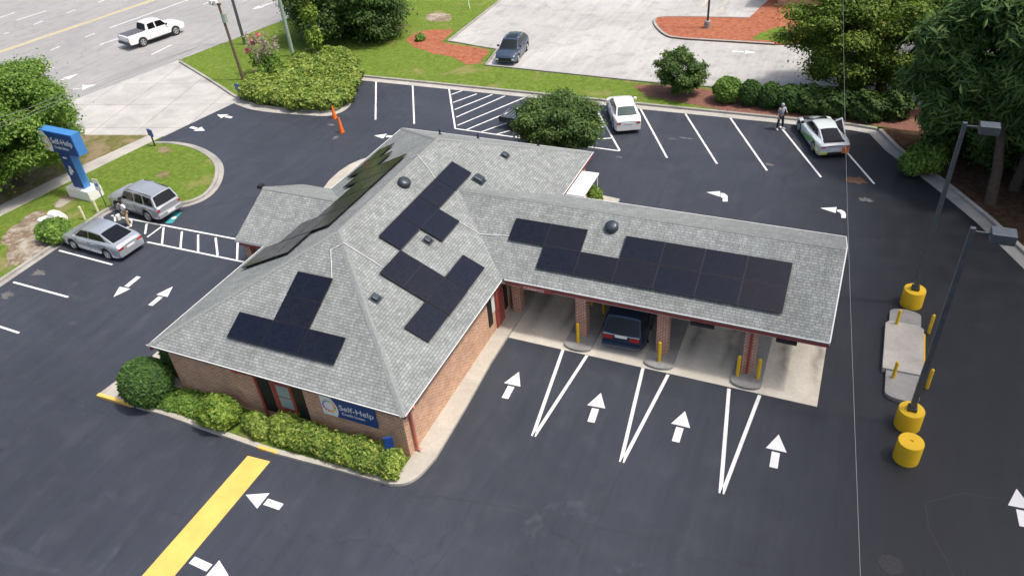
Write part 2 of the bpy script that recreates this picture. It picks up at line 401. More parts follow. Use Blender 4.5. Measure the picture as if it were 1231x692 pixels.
# ------------------------------------------------------------------ foliage
def leaves(name,blobs,n,size,mat,parent=None,seed=1,shell=.55,aspect=1.6,flat=.35,nocore=False,zmin=.03,clump=1.0,fuzz=.04):
    """blobs: (x,y,z,rx,ry,rz). leaf-sized quads through the volume of many small clumps"""
    r=np.random.default_rng(seed)
    B=np.array(blobs,float);vol=(B[:,3]*B[:,4]*B[:,5])**(2/3);pr=vol/vol.sum()
    idx=r.choice(len(B),n,p=pr)
    C=B[idx,:3];R=B[idx,3:]
    d=r.normal(size=(n,3));d/=np.linalg.norm(d,axis=1)[:,None]
    # lumpy radius
    ph=r.uniform(0,6.28,(len(B),6))[idx]
    lump=1+clump*(.13*np.sin(d[:,0]*5+ph[:,0])*np.sin(d[:,1]*6+ph[:,1])+.10*np.sin(d[:,2]*9+ph[:,2]+d[:,0]*7)+.06*np.sin(d[:,1]*17+ph[:,3])*np.sin(d[:,0]*15+ph[:,4]+d[:,2]*13))
    rad=(shell+(1-shell)*r.random(n)**.6)*lump*(1+fuzz*np.abs(r.normal(size=n))*np.sign(r.random(n)-.3))
    P=C+d*R*rad[:,None]
    keep=P[:,2]>zmin;P=P[keep];d=d[keep];n=len(P)
    nrm=d*.75+r.normal(size=(n,3))*.42+np.array([.12,.02,flat+.35]);nrm/=np.linalg.norm(nrm,axis=1)[:,None]
    t=r.normal(size=(n,3));t-=nrm*(t*nrm).sum(1)[:,None];t/=np.linalg.norm(t,axis=1)[:,None]
    b=np.cross(nrm,t);s=size*(.55+.9*r.random(n))[:,None]
    w=b*s*.5;l=t*s*.5*aspect
    V=np.empty((n,4,3));V[:,0]=P-l;V[:,1]=P+w*.9-l*.05;V[:,2]=P+l;V[:,3]=P-w*.9-l*.05
    me=bpy.data.meshes.new(name);me.vertices.add(n*4);me.loops.add(n*4);me.polygons.add(n)
    me.vertices.foreach_set('co',V.ravel());me.loops.foreach_set('vertex_index',np.arange(n*4,dtype=np.int32))
    me.polygons.foreach_set('loop_start',np.arange(0,n*4,4,dtype=np.int32));me.polygons.foreach_set('loop_total',np.full(n,4,dtype=np.int32))
    me.materials.append(mat);me.update(calc_edges=True)
    o=bpy.data.objects.new(name,me);COL.objects.link(o)
    if parent: o.parent=parent
    return o
def crown_blobs(c,R,n,seed,br=.36,up=.15):
    r=random.Random(seed);out=[]
    for i in range(n):
        while True:
            d=Vector((r.gauss(0,1),r.gauss(0,1),r.gauss(0,1)+up))
            if d.length>.1: break
        d.normalize();k=r.uniform(.45,.86);s=r.uniform(.65,1.25)*br
        out.append((c[0]+d.x*R[0]*k,c[1]+d.y*R[1]*k,c[2]+d.z*R[2]*k,R[0]*s,R[1]*s,R[2]*s*.72))
    return out
def tree(name,base,c,R,nb,nl,size,mat,label,cat='tree',seed=1,trunk_r=.22,bark=None,br=.36,shell=.35,group=None,aspect=1.6,limbs=7):
    root=empty(name,(base[0],base[1],0.0),0,label,cat,group)
    B=[(x-base[0],y-base[1],z,a,b,c_) for x,y,z,a,b,c_ in crown_blobs(c,R,nb,seed,br)]
    leaves('crown',B,nl,size,mat,root,seed,shell,aspect,.35,fuzz=.34)
    mb=MB();r=random.Random(seed);top=Vector((c[0]-base[0],c[1]-base[1],c[2]))
    fork=top*.0+Vector((top.x*.3,top.y*.3,max(.5,(c[2]-R[2]*.55))))
    mb.path([(0,0,-.1),(fork.x*.3,fork.y*.3,fork.z*.5),tuple(fork),tuple(fork.lerp(top,.7))],[trunk_r*1.25,trunk_r,trunk_r*.8,trunk_r*.4],bark or BARK,10)
    for k in range(limbs):
        b=B[r.randrange(len(B))];e=Vector(b[:3]);m=fork.lerp(e,.5)+Vector((r.uniform(-.2,.2),r.uniform(-.2,.2),-.1*R[2]))
        mb.path([tuple(fork),tuple(m),tuple(e)],[trunk_r*.5,trunk_r*.3,trunk_r*.08],bark or BARK,7)
    mb.build('trunk',root,smooth=True)
    return root
# ------------------------------------------------------------------ GROUND
s=MB();s.quad([(-400,-300,-.12),(400,-300,-.12),(400,600,-.12),(-400,600,-.12)],SOIL);struct(s,'ground')
rd=Vector((.245,.97,0)).normalized();rn=Vector((-rd.y,rd.x,0))   # street direction / towards far side
RP=Vector((-45.3,23.9,0))
def roadpt(a,b): p=RP+rd*a+rn*b; return (p.x,p.y)
s=MB();s.prism([roadpt(-160,0),roadpt(220,0),roadpt(220,42),roadpt(-160,42)],-.1,0,STREET);struct(s,'street')
s=MB();strip(s,[roadpt(-160,0),roadpt(-2,0)],0,-.18,-.1,.13,KERB);strip(s,[roadpt(10,0),roadpt(220,0)],0,-.18,-.1,.13,KERB);struct(s,'street_kerb')
s=MB();s.prism([roadpt(-160,42.2),roadpt(220,42.2),roadpt(220,46),roadpt(-160,46)],-.1,.1,CONC);struct(s,'far_pavement')
def seg(mb,a,b,w,mat,z=.008):
    a=Vector((*a,0));b=Vector((*b,0));d=(b-a).normalized();n=Vector((-d.y,d.x,0))*w/2
    mb.quad([(p.x,p.y,z) for p in (a-n,b-n,b+n,a+n)],mat)
def pz(u,v,z=0): return G(u,v,z)
# street markings (solid turn-lane lines, lane dashes, double yellow)
s=MB()
for a,b in [((131.5,34),(232,-2)),((120,54),(157,41.7)),((20,24.5),(55,13.5)),((-8,24),(17.7,15.3)),((277,8),(296,0)),((182,66),(206,54)),((276.5,8.3),(300,-1))]:
    seg(s,G(*a),G(*b),.22,ROADO)
for a,b in [((40,30),(51.5,25.5)),((80,16),(91,12)),((117.5,3.6),(128,-1)),((61,60.5),(72,56)),((102.4,45),(113.8,40.5)),((5,41),(11,39.2)),((244,6),(260,-1)),((55,84.5),(65,81.5)),((141,59),(152,56))]:
    seg(s,G(*a),G(*b),.2,ROADO)
struct(s,'street_lane_lines')
s=MB();
for o_ in (0,.42):
    a=G(10,60);b=G(187,0);d=Vector((b[0]-a[0],b[1]-a[1],0)).normalized();n=Vector((-d.y,d.x,0))*o_
    seg(s,(a[0]+n.x-d.x*30,a[1]+n.y-d.y*30),(b[0]+n.x+d.x*30,b[1]+n.y+d.y*30),.2,STREETY)
struct(s,'street_centre_line')
# asphalt lots
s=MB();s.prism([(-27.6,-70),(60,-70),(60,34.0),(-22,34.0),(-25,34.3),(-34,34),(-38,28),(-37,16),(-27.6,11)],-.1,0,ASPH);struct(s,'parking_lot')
OL=[G(602,0),G(537.7,50.6),G(597,60.7),G(583,79.6),G(787,101),G(848,105.5)]
OL=[(-21.4,78)]+OL+[(60,37.9),(60,78)]
s=MB();s.prism(OL,-.1,.002,OLD);struct(s,'neighbour_parking_lot')
# apron driveway
AP=[G(85,122),G(122,107),G(160,93.5),G(213.6,76),G(240,92),G(265,108),G(279,118),G(281.5,124),G(197,164),G(160,170),G(109,163),G(82,164),G(60,150)]
AP=[roadpt(-3,.1),roadpt(10.6,.1)]+AP[3:11]+[G(60,175)]
s=MB();s.prism(AP,-.1,.010,APRON);struct(s,'driveway_apron')
# lawn left island
isl_out=[G(*p) for p in [(187,170),(212,170),(238,175),(258,185),(270,198),(268,218),(255,236),(232.6,247),(205,251.5),(160,252),(134,252),(110,265),(86,281),(70.8,301.5),(0,344.5)]]
isl_out=[(x,y) for x,y in isl_out]
isl_out[-5]=(-27.6,11.6);isl_out[-4]=(-27.5,9.5);isl_out[-3]=(-27.45,7.8);isl_out[-2]=(-27.4,5.6);isl_out[-1]=(-27.3,2.8)
isl_out.append((-27.0,-70))
isl_s=smooth_poly(isl_out[:-1],2)+[isl_out[-1]]
# side of the line towards the lawn
lawnL=offset(isl_s,-.5)
sw_r=[(-32.2,20.35),(-33.3,14.1),(-34.1,8.5),(-36,0),(-52,-70)]
s=MB();s.prism(lawnL+[(-50.3,-70)]+sw_r[::-1][1:],-.1,.10,GRASS);struct(s,'grass_verge')
s=MB();strip(s,isl_s,-.30,-.52,-.1,.13,KERB);strip(s,isl_s,0,-.30,-.1,.008,KERB);struct(s,'island_kerb')
s=MB();s.prism(sw_r+[(-53.6,-70),(-37.4,0),(-35.4,9.4),(-34.6,14.7),(-33.4,20.4)],-.1,.11,CONC);struct(s,'sidewalk')
s=MB();s.prism([(-53.62,-70),(-37.42,0),(-35.42,9.4),(-34.62,14.7),(-33.42,20.4),G(109,163.5),G(60,160),roadpt(-8,-.2),roadpt(-120,-.2)],-.1,.09,DRYG);struct(s,'roadside_verge')
SAND=m_grass('bare_soil',((.12,.085,.055),(.25,.19,.13),(.5,.46,.4)),(.46,.43,.37),.5,2)
def blob_sheet(name,px,mat,z=.104,seed=1,a=.2):
    r=random.Random(seed);p=dens(smooth_poly([G(*q) for q in px],2,True),.35,True)
    s=MB();s.prism([(x+r.uniform(-a,a),y+r.uniform(-a,a)) for x,y in p],.05,z,mat);return struct(s,name)
blob_sheet('bare_soil_patch',[(2,318),(20,285),(40,268),(62,272),(60,300),(38,312),(15,325)],SAND,seed=3)
blob_sheet('sandy_patch',[(0,292),(18,272),(38,258),(58,252),(40,275),(12,300)],SAND,.106,4,.15)
blob_sheet('dry_patch',[(62,246),(85,232),(95,240),(72,252)],SAND,.104,5,.15)
blob_sheet('dry_patch',[(186,212),(196,207),(208,211),(198,218)],DRYG,.104,6,.15)
blob_sheet('dry_patch',[(188,178),(205,176),(212,184),(196,187)],DRYG,.104,7,.15)
# hedge island + lawn between the lots
hk=[G(*p) for p in [(213.6,76),(240,92),(265,108),(279,118),(300,127.7),(322,131.5),(348,134),(380,136),(396,137),(411,131.5),(417.6,121),(419.5,108),(420,98),(423.5,91.5)]]
hk_tail=[(-24.5,33.95),(-11.4,33.75),(0,33.7),(13.1,33.75),(14.5,33.5)]
hk_s=smooth_poly(hk,2)[:-2]+hk_tail[1:]
rk=[(14.5,33.5)]+[G(*p) for p in [(1130,221),(1184,265),(1231,310)]]
rk=[(14.5,33.5),(15.6,31.2),G(1130,221),G(1184,265),G(1231,310)]
dxy=(rk[-1][0]-rk[-2][0],rk[-1][1]-rk[-2][1]);rk.append((rk[-1][0]+dxy[0]*8,rk[-1][1]+dxy[1]*8))
lawn=offset(hk_s,.32)
lawnpoly=lawn+[(14.6,34.0),(60,34.1),(60,37.7)]+[(p[0],p[1]-.15) for p in OL[6:4:-1]]+[(OL[4][0]-.1,OL[4][1]-.15),(OL[3][0]-.1,OL[3][1]-.1),(OL[2][0]-.12,OL[2][1]-.1),(OL[1][0]-.12,OL[1][1]),(OL[0][0]-.1,OL[0][1]),roadpt(55,-.2),roadpt(10.4,-.2)]
s=MB();s.prism(lawnpoly,-.1,.10,GRASS);struct(s,'lawn')
s=MB();strip(s,hk_s,.14,.34,-.1,.14,KERB);strip(s,hk_s,.14,-.45,-.1,.009,CONC);struct(s,'lot_kerb')
s=MB();strip(s,[OL[0],OL[1],OL[2],OL[3],OL[4],OL[5],OL[6],(30,37.9)],-.02,.16,-.1,.13,KERB);struct(s,'neighbour_lot_kerb')
s=MB();strip(s,rk,.14,.36,-.1,.155,KERB);strip(s,rk,.14,-.5,-.1,.013,ISLC);struct(s,'wood_kerb')
rko=offset(rk,.3)
s=MB();s.prism(rko+[(80,rko[-1][1]),(80,34.0),(14.9,34.0)],-.1,.103,STRAW);struct(s,'pine_straw_ground')
blob_sheet('sandy_patch',[(508,22),(525,16),(548,20),(540,28),(518,28)],SAND,.104,8,.2)
blob_sheet('dry_patch',[(430,38),(455,32),(500,28),(470,45),(440,48)],DRYG,.104,9,.25)
# mulch beds
def wob(pts,seed,a=.25):
    r=random.Random(seed);p=dens(pts,.7,True);return [(x+r.uniform(-a,a),y+r.uniform(-a,a)) for x,y in p]
s=MB();s.prism(wob([G(*p) for p in [(489,49),(500,41),(520,37),(545,37.5)]]+[(OL[2][0]-.5,OL[2][1]+1.2),(OL[2][0]-.4,OL[2][1]-.4),(OL[3][0]-.5,OL[3][1]-.4),(OL[4][0]-.6,OL[4][1]+.4)]+[G(*p) for p in [(563,79.5),(545,71),(520,66),(497,58)]],3,.12),0,.108,MULCH);struct(s,'mulch_bed')
s=MB();s.prism(wob([G(760,104),G(775,116),(5,34.12),(14.4,34.12),(16,33.9),(34,33.9),(34,37.75),(9,37.75),(4,37.4),G(790,103)],5,.05),0,.107,simple('brown_mulch',(.19,.085,.06),.95,0,.5,8,bmp=.8));struct(s,'shrub_bed')
ISB=smooth_poly([G(*p) for p in [(930,54.7),(870,51),(810,47.5),(797,43),(786,32),(784.6,24),(792,21),(830,20.8),(901,22.5)]],1)
ISB=ISB+[G(925,0),(12,62),(16,50)]
s=MB();s.prism(ISB,-.1,.11,MULCH);struct(s,'mulch_island')
s=MB();strip(s,ISB[:-3],0,-.22,-.1,.14,KERB);struct(s,'mulch_island_kerb')
s=MB();s.prism(wob([G(*p) for p in [(900,49),(930,36),(945,34),(948,53)]],6,.2),.0,.114,GRASS);struct(s,'grass_patch')
# ------------------------------------------------------------------ building walk + bed + pad
WK=[(-15.15,-1.31),(-13.1,-1.27),(-.95,-1.08),(.28,-1.02)]
front=[(-15.15,-1.31),(-11.44,-1.22),(-5.75,-1.36),(-2.5,-1.2),(-.4,-1.1),(.05,-.95),(.35,-.62),(.5,-.2),(.62,.6),(.55,3.3),(.40,6.2),(.42,16.9)]
front=front[:4]+smooth_poly(front[4:9],2)+front[9:]
leftw=[(.42,20.0),(1.7,20.0),(1.7,21.3),(-11,21.6),(-14.2,22.3),(-15.6,21.6),(-16.3,20.0),(-16.2,17.6),(-15.2,15.2),(-14.75,12)]
s=MB();s.prism(front+smooth_poly(leftw,1)+[(-14.7,1.5),(-15.0,0)],-.1,.13,WALKC);struct(s,'building_walkway')
s=MB();s.prism([(-13.9,-1.08),(-11.5,-1.0),(-5.8,-1.14),(-.9,-.92),(-.45,-.7),(-.3,-.1),(-.3,.25),(-12.6,.25),(-13.9,-.6)],.1,.15,GRASS);struct(s,'planting_bed')
s=MB();strip(s,[(-15.17,-1.33),(-13.2,-1.29)],-.004,.16,-.05,.136,ROADY);strip(s,[(-6.35,-1.35),(-5.45,-1.345)],-.006,.14,-.05,.137,ROADY);struct(s,'painted_kerb')
s=MB();s.prism([(.42,8.05),(13.61,8.05),(13.61,17.2),(.42,17.2)],-.1,.006,PADC);struct(s,'drive_through_pad')
def round_island(x0,x1,y0,y1):
    pts=[];cx=(x0+x1)/2;w=(x1-x0)/2
    for i in range(13):
        t=PI+PI*i/12;pts.append((cx+w*math.cos(t),y0+w*.5+w*.5*math.sin(t)))
    for i in range(13):
        t=PI*i/12;pts.append((cx+w*math.cos(t),y1-w*.5+w*.5*math.sin(t)))
    return pts
for x0,x1 in((2.98,4.22),(6.6,7.82),(10.22,11.42)):
    s=MB();s.prism(round_island(x0,x1,8.10,17.0),-.05,.13,ISLC);struct(s,'lane_island',bevel=.02)
# ------------------------------------------------------------------ markings
def linegroup(name,segs,w,mat=ROADW,z=.006):
    s=MB()
    for a,b in segs: seg(s,a,b,w,mat,z)
    return struct(s,name)
st=[((770,131),(802,190)),((824,137),(862,197)),((878,142),(922,205)),((938,152),(987,213)),((1018,183),(1051,221))]
for a,b in st:
    A=Vector(G(*a));B=Vector(G(*b));
    linegroup('parking_line',[(tuple(A),tuple(B))],.12)
linegroup('parking_line',[(G(452,97),G(451.5,144))],.12);linegroup('parking_line',[(G(496,101),G(498,149))],.12)
for a,b in [((71,301),(135,318)),((16,339),(82,357)),((-20,386),(23,400))]: linegroup('parking_line',[(G(*a),G(*b))],.12)
# hatch by the far kerb
z2=lambda a,b:(300+a/3.955,b/3.955)
z7=lambda a,b:(560+a/11.54,110+b/11.54)
hs=[(z2(948,420),z2(978,612)),(z2(978,612),(560,156.5)),((560,156.5),(619,165)),((619,165),(745,181.5)),((745,181),(715,128))]
hs+=[(z2(960,450),z2(1010,432)),(z2(968,488),z2(1080,447)),(z2(975,522),z2(1155,450)),(z2(982,558),(607,115.5)),(z2(988,597),(630.5,117.5)),((561,156),(662,114)),((579,158.5),(686,121)),((597,161.5),(716,129)),((617,165),(722,140)),((638,168),(729,152)),((660,171),(737,166))]
linegroup('hatched_no_parking_zone',[(G(*a),G(*b)) for a,b in hs],.12)
# accessible hatch, left
z5=lambda a,b:(a/3.955,170+b/3.955)
hh=[(z5(530,352),z5(1180,475)),(z5(700,478),z5(1160,573)),(z5(545,352),z5(548,380)),(z5(625,372),z5(622,405)),(z5(697,392),z5(690,440)),(z5(700,455),z5(768,405)),(z5(778,408),z5(770,490)),(z5(865,428),z5(858,508)),(z5(942,443),z5(942,525)),(z5(1025,458),z5(1035,542)),(z5(1130,480),z5(1127,562))]
linegroup('accessible_aisle_hatch',[(G(*a),G(*b)) for a,b in hh],.12)
hc=MB();a,b,c,d=[G(*z5(*p)) for p in [(785,390),(820,388),(866,337),(830,333)]]
hc.quad([(a[0],a[1],.006),(b[0],b[1],.006),(c[0],c[1],.006),(d[0],d[1],.006)],TEAL)
cx=(a[0]+c[0])/2;cy=(a[1]+c[1])/2
hc.tube((cx,cy,.007),(cx,cy,.011),.16,.16,ROADW,14);struct(hc,'accessible_space_marking')
# V lane dividers
z8=lambda a,b:(580+a/3.145,380+b/3.145)
for p in [((305,125),(190,452),(395,148)),((607,195),(523,550),(702,220)),((932,273),(900,668),(1048,298))]:
    A,B,C=[G(*z8(*q)) for q in p]
    linegroup('lane_divider_marking',[(A,B),(C,(B[0]+.06,B[1]))],.14)
CRK=simple('crack_sealant',(.028,.03,.034),.55,0,.2)
def crack(px,w=.035,seed=1):
    r=random.Random(seed);p=dens([G(*q) for q in px],.35);p=[(x+r.uniform(-.05,.05),y+r.uniform(-.05,.05)) for x,y in p]
    s=MB();strip(s,p,-w/2,w/2,.003,.003,CRK);struct(s,'pavement_crack')
for k,px in enumerate([[(497,597),(530,596),(568,602),(610,609),(672,623),(740,637),(820,655)],[(568,602),(552,640),(535,665),(505,700)],[(744,566),(735,590),(719,625)],[(250,566),(242,582),(240,610),(228,622),(195,610),(165,625)],[(1113,604),(1120,645),(1138,672),(1150,700)],[(1113,604),(1160,592),(1200,598)],[(732,226),(759,224),(799,231)],[(745,215),(757,200),(766,190)],[(272,655),(300,663),(318,672),(330,690)],[(60,470),(90,480),(130,500),(150,530)],[(905,395),(880,395)]]): crack(px,.02 if k>2 else .03,k)
# arrows
def arrow(tip,tail,hw=.37,hl=.82,sw=.145,gap=.10,mat=ROADW,z=.007):
    t=Vector((*tip,0));b=Vector((*tail,0));d=(t-b).normalized();n=Vector((-d.y,d.x,0));L=(t-b).length
    hl=min(hl,L*.62)
    s=MB();p=t-d*hl
    s.quad([(q.x,q.y,z) for q in (t,p+n*hw,p-n*hw)],mat)
    q0=p-d*gap
    s.quad([(q.x,q.y,z) for q in (q0+n*sw,b+n*sw,b-n*sw,q0-n*sw)],mat)
    return struct(s,'painted_arrow')
for a in [((138,210),(85,310)),((448,289),(410,400)),((766,358),(730,474)),((1120,446),(1100,572))]:
    arrow(G(*z8(*a[0])),G(*z8(*a[1])))
arrow(G(1222,587),G(1231.5,633))
z6c=lambda a,b:(160+a/4.555,540+b/4.555)
arrow(G(*z6c(617,247)),G(*z6c(812,314)));arrow(G(*z6c(530,700)),G(*z6c(322,603)))
z1=lambda a,b:(a/3.955,340+b/3.955)
arrow(G(*z1(540,67)),G(*z1(660,-30)));arrow(G(*z1(822,17)),G(*z1(715,107)))
z0=lambda a,b:(a/3.955,b/3.955)
arrow(G(*z0(975,622)),G(*z0(906,605)));arrow(G(*z0(1032,546)),G(*z0(1102,560)))
arrow(G(*z2(592,645)),G(*z2(680,650)));
arrow(G(909,63.5),G(880,62),mat=ROADO,z=.009)
arrow(G(116,102),G(88,108),hw=.7,hl=1.6,mat=ROADO,z=.009);arrow(G(94,89),G(70,98),hw=.5,hl=1.4,mat=ROADO,z=.009)
arrow(G(302,12),G(330,3),hw=.5,hl=1.2,mat=ROADO,z=.009)
def turn_arrow(px):
    s=MB()
    P_=[G(*q) for q in px]
    s.quad([(x,y,.007) for x,y in P_[:3]],ROADW);s.quad([(x,y,.007) for x,y in P_[3:]],ROADW);struct(s,'painted_turn_arrow')
za=lambda a,b:(960+a/6.92,240+b/6.92)
turn_arrow([za(180,70),za(318,62),za(308,112),za(322,82),za(355,84),za(385,100),za(395,125),za(393,155),za(355,153),za(355,125),za(345,108),za(320,98)])
zb=lambda a,b:(580+a/3.844,170+b/3.844)
turn_arrow([zb(1035,235),zb(1098,230),zb(1098,256),zb(1100,238),zb(1118,240),zb(1133,252),zb(1133,278),zb(1110,278),zb(1110,262),zb(1100,256)])
s=MB();s.prism([(-6.55,-1.75),(-5.5,-1.68),(-5.45,-20),(-6.6,-20)],-.05,.006,ROADY);struct(s,'yellow_walkway_stripe')
s=MB();c=G(1071,678);s.tube((c[0],c[1],-.02),(c[0],c[1],.006),.36,.36,simple('manhole_iron',(.035,.036,.04),.6,.4,.3,12,bmp=.5),28);struct(s,'manhole_cover')
for a_,b_ in (((862,20),(869,9)),((871,6),(875,-2)),((845,8),(850,0))): linegroup('faded_parking_line',[(G(*a_),G(*b_))],.3,WALKC,.012)
# debris / spall patch near the sports car
s=MB();r=random.Random(3);c=G(1030,217)
s.prism([(c[0]+.75*math.cos(t)*r.uniform(.5,1),c[1]+.55*math.sin(t)*r.uniform(.5,1)) for t in [i*2*PI/14 for i in range(14)]],0,.009,simple('clay_patch',(.14,.075,.05),.9,0,.4,9,bmp=.5));struct(s,'dirt_patch')
SCUFF=simple('dusty_asphalt',(.115,.112,.11),.8,0,.45,4)
def scuff(u,v,a,b,seed):
    r=random.Random(seed);c=G(u,v);n=22;s=MB()
    s.prism([(c[0]+a*math.cos(t)*r.uniform(.35,1),c[1]+b*math.sin(t)*r.uniform(.35,1)) for t in [k*2*PI/n for k in range(n)]],0,.0045,SCUFF);struct(s,'dusty_scuff')
for k,(u,v,a,b) in enumerate(((47,328,.55,.35),(8,355,.5,.5),(824,166,.7,.12),(809,167,.4,.08),(745,189,.3,.12),(404,165,.25,.35),(398,150,.4,.2),(925,198,.4,.25),(1040,240,.6,.3),(1008,166,.3,.2))): scuff(u,v,a,b,k)
# ATM style island at right
def isl_c(v): return 16.55+(v-12)*.02
s=MB();s.prism([(x,y) for x,y in round_island(15.95,17.2,9.3,15.2)],-.05,.16,ISLC);struct(s,'raised_kiosk_island',bevel=.02)
s=MB();s.prism([(15.8,10.9),(17.3,10.9),(17.3,13.9),(17.1,14.1),(15.95,14.1),(15.8,13.9)],.0,.24,CONC);
s.box(17.29,17.36,11.0,13.6,.0,.25,YEL);struct(s,'kiosk_pad',bevel=.02)
# ------------------------------------------------------------------ BUILDING
S_=.49;ZE=2.75
bank=empty('bank_building',(-6,10,0),0,'single-storey brick bank with grey shingle hip roof and drive-through canopy','building')
bo=(-6,10,0)
def bp(mb,name,parent=bank,**k):
    o=mb.build(name,parent if parent else bank,**k)
    if (parent or bank) is bank: o.location=(6,-10,0)
    return o
# walls
w=MB();WX0,WX1,WY0,WY1=-11.62,-.28,.28,20.85
w.box(WX0,WX1,WY0,WY1,0,2.64,BRICK);bp(w,'wall')
# roof solids
def zroof(x0,x1,y0,y1): pass
r_=MB()
FL,FR,RRc,RL=(-12.2,0),(0.04,0),(0.08,21.17),(-12.2,21.2)
A1=(-6.1,6.1);A2=(-6.1,15.05);ZA=ZE+S_*6.1
v=[(*FL,ZE),(*FR,ZE),(*RRc,ZE),(*RL,ZE),(*A1,ZA),(*A2,ZA)]
r_.add(v,[(0,1,4),(1,2,5,4),(2,3,5),(3,0,4,5)],SHING)
v2=[(*p,ZE) for p in (FL,FR,RRc,RL)]+[(*p,ZE-.10) for p in (FL,FR,RRc,RL)]
r_.add(v2,[(4,5,1,0),(5,6,2,1),(6,7,3,2),(7,4,0,3),(7,6,5,4)],RIDGE);bp(r_,'roof')
# canopy roof
YC0,YC1,XC=8.7,16.3,13.55;YM=12.5;ZC=ZE+S_*3.8;XV=-(ZC-ZE)/S_
c_=MB();th=.10
c_.add([(0.06,YC0,ZE),(XC,YC0,ZE),(XC,YM,ZC),(XV,YM,ZC+.004)],[(0,1,2,3)],SHING)
c_.add([(0.06,YC1,ZE),(XC,YC1,ZE),(XC,YM,ZC),(XV,YM,ZC+.004)],[(3,2,1,0)],SHING)
c_.add([(XC,YC0,ZE),(XC,YC1,ZE),(XC,YM,ZC),(XC,YC0,ZE-th),(XC,YC1,ZE-th)],[(0,3,4,1),(0,1,2)],WHITEM)
c_.add([(0.06,YC0,ZE),(XC,YC0,ZE),(XC,YC0,ZE-th),(0.06,YC0,ZE-th)],[(0,3,2,1)],RIDGE)
c_.add([(0.06,YC1,ZE),(XC,YC1,ZE),(XC,YC1,ZE-th),(0.06,YC1,ZE-th)],[(0,1,2,3)],RIDGE);bp(c_,'canopy_roof')
c_=MB();c_.box(-.2,XC-.12,YC0+.1,YC1-.1,2.40,2.648,simple('soffit',(.62,.60,.56),.7));bp(c_,'canopy_ceiling')
# portico roof
YP0,YP1,XP=7.66,13.45,-14.02;YPM=10.55;ZP=ZE+S_*2.9;XPV=-12.2+2.9
p_=MB()
p_.add([(XP,YP0,ZE),(-12.2,YP0,ZE),(XPV,YPM,ZP),(XP,YPM,ZP)],[(0,1,2,3)],SHING)
p_.add([(XP,YP1,ZE),(-12.2,YP1,ZE),(XPV,YPM,ZP),(XP,YPM,ZP)],[(3,2,1,0)],SHING)
p_.add([(XP,YP0,ZE),(XP,YP1,ZE),(XP,YPM,ZP),(XP,YP0,ZE-.1),(XP,YP1,ZE-.1)],[(1,4,3,0),(2,1,0)],WHITEM)
p_.add([(XP,YP0,ZE),(-12.2,YP0,ZE),(-12.2,YP0,ZE-.1),(XP,YP0,ZE-.1)],[(0,3,2,1)],WHITEM)
p_.add([(XP,YP1,ZE),(-12.2,YP1,ZE),(-12.2,YP1,ZE-.1),(XP,YP1,ZE-.1)],[(0,1,2,3)],WHITEM);bp(p_,'portico_roof')
c_=MB();c_.box(XP+.12,-11.6,YP0+.1,YP1-.1,2.42,2.648,RED);bp(c_,'portico_ceiling')
for y in (YP0+.45,YP1-.45):
    c_=MB();c_.box(XP+.2,XP+.55,y-.18,y+.18,.1,2.42,BRICKD);bp(c_,'portico_column')
# ridge / hip caps
def capline(mb,a,b,w=.14,lift=.012):
    a=Vector(a);b=Vector(b);d=(b-a);L=d.length;d.normalize();side=Vector((-d.y,d.x,0)).normalized();n=int(L/.2)
    for i in range(n):
        p=a+d*(L*i/n);q=a+d*(L*(i+1)/n+.015);up=Vector((0,0,1))
        dz=-w*S_*(.70 if abs(d.z)>.05 else 1.0)
        l0=lift+.012;l1=lift
        mb.add([p+side*w+up*(dz+l0),p+up*l0,p-side*w+up*(dz+l0),q+side*w+up*(dz+l1),q+up*l1,q-side*w+up*(dz+l1)],[(0,1,4,3),(1,2,5,4)],RIDGE)
for a_,b_ in [((*A1,ZA),(*A2,ZA))]+[((*e,ZE),(*a,ZA)) for e,a in ((FL,A1),(FR,A1),(RRc,A2),(RL,A2))]+[((XC,YM,ZC),(XV,YM,ZC)),((XP,YPM,ZP),(XPV,YPM,ZP))]:
    cp=MB();capline(cp,a_,b_);bp(cp,'ridge_cap')
# fascia + gutter
def gut(x0,y0,x1,y1,out,fz=(2.49,2.645)):
    a=Vector((x0,y0,0));b=Vector((x1,y1,0));o=Vector(out)
    def bx(mb,o0,o1,z0,z1,mat):
        p=[a+o*o0,b+o*o0,b+o*o1,a+o*o1]
        vs=[(q.x,q.y,z) for z in (z0,z1) for q in p]
        mb.add(vs,[(3,2,1,0),(4,5,6,7),(0,1,5,4),(1,2,6,5),(2,3,7,6),(3,0,4,7)],mat)
    g=MB();bx(g,.004,.035,2.722,2.755,WHITEM);bp(g,'gutter')
    f=MB();bx(f,-.10,-.02,fz[0],fz[1],RED if fz[0]<2.5 else simple('eave_board',(.10,.06,.055),.6));bp(f,'fascia')
gut(-12.3,0,.04,0,(0,-1,0),(2.6,2.645));gut(.06,0.02,.06,YC0-.1,(1,0,0),(2.57,2.645));gut(.16,YC0,XC+.02,YC0,(0,-1,0));gut(.09,YC1+.02,.09,21.2,(1,0,0));gut(-12.2,21.2,.08,21.17,(0,1,0))
gut(-12.2,-.02,-12.2,YP0-.01,(-1,0,0));gut(-12.2,YP1+.01,-12.2,21.2,(-1,0,0));gut(.2,YC1,XC+.02,YC1,(0,1,0))
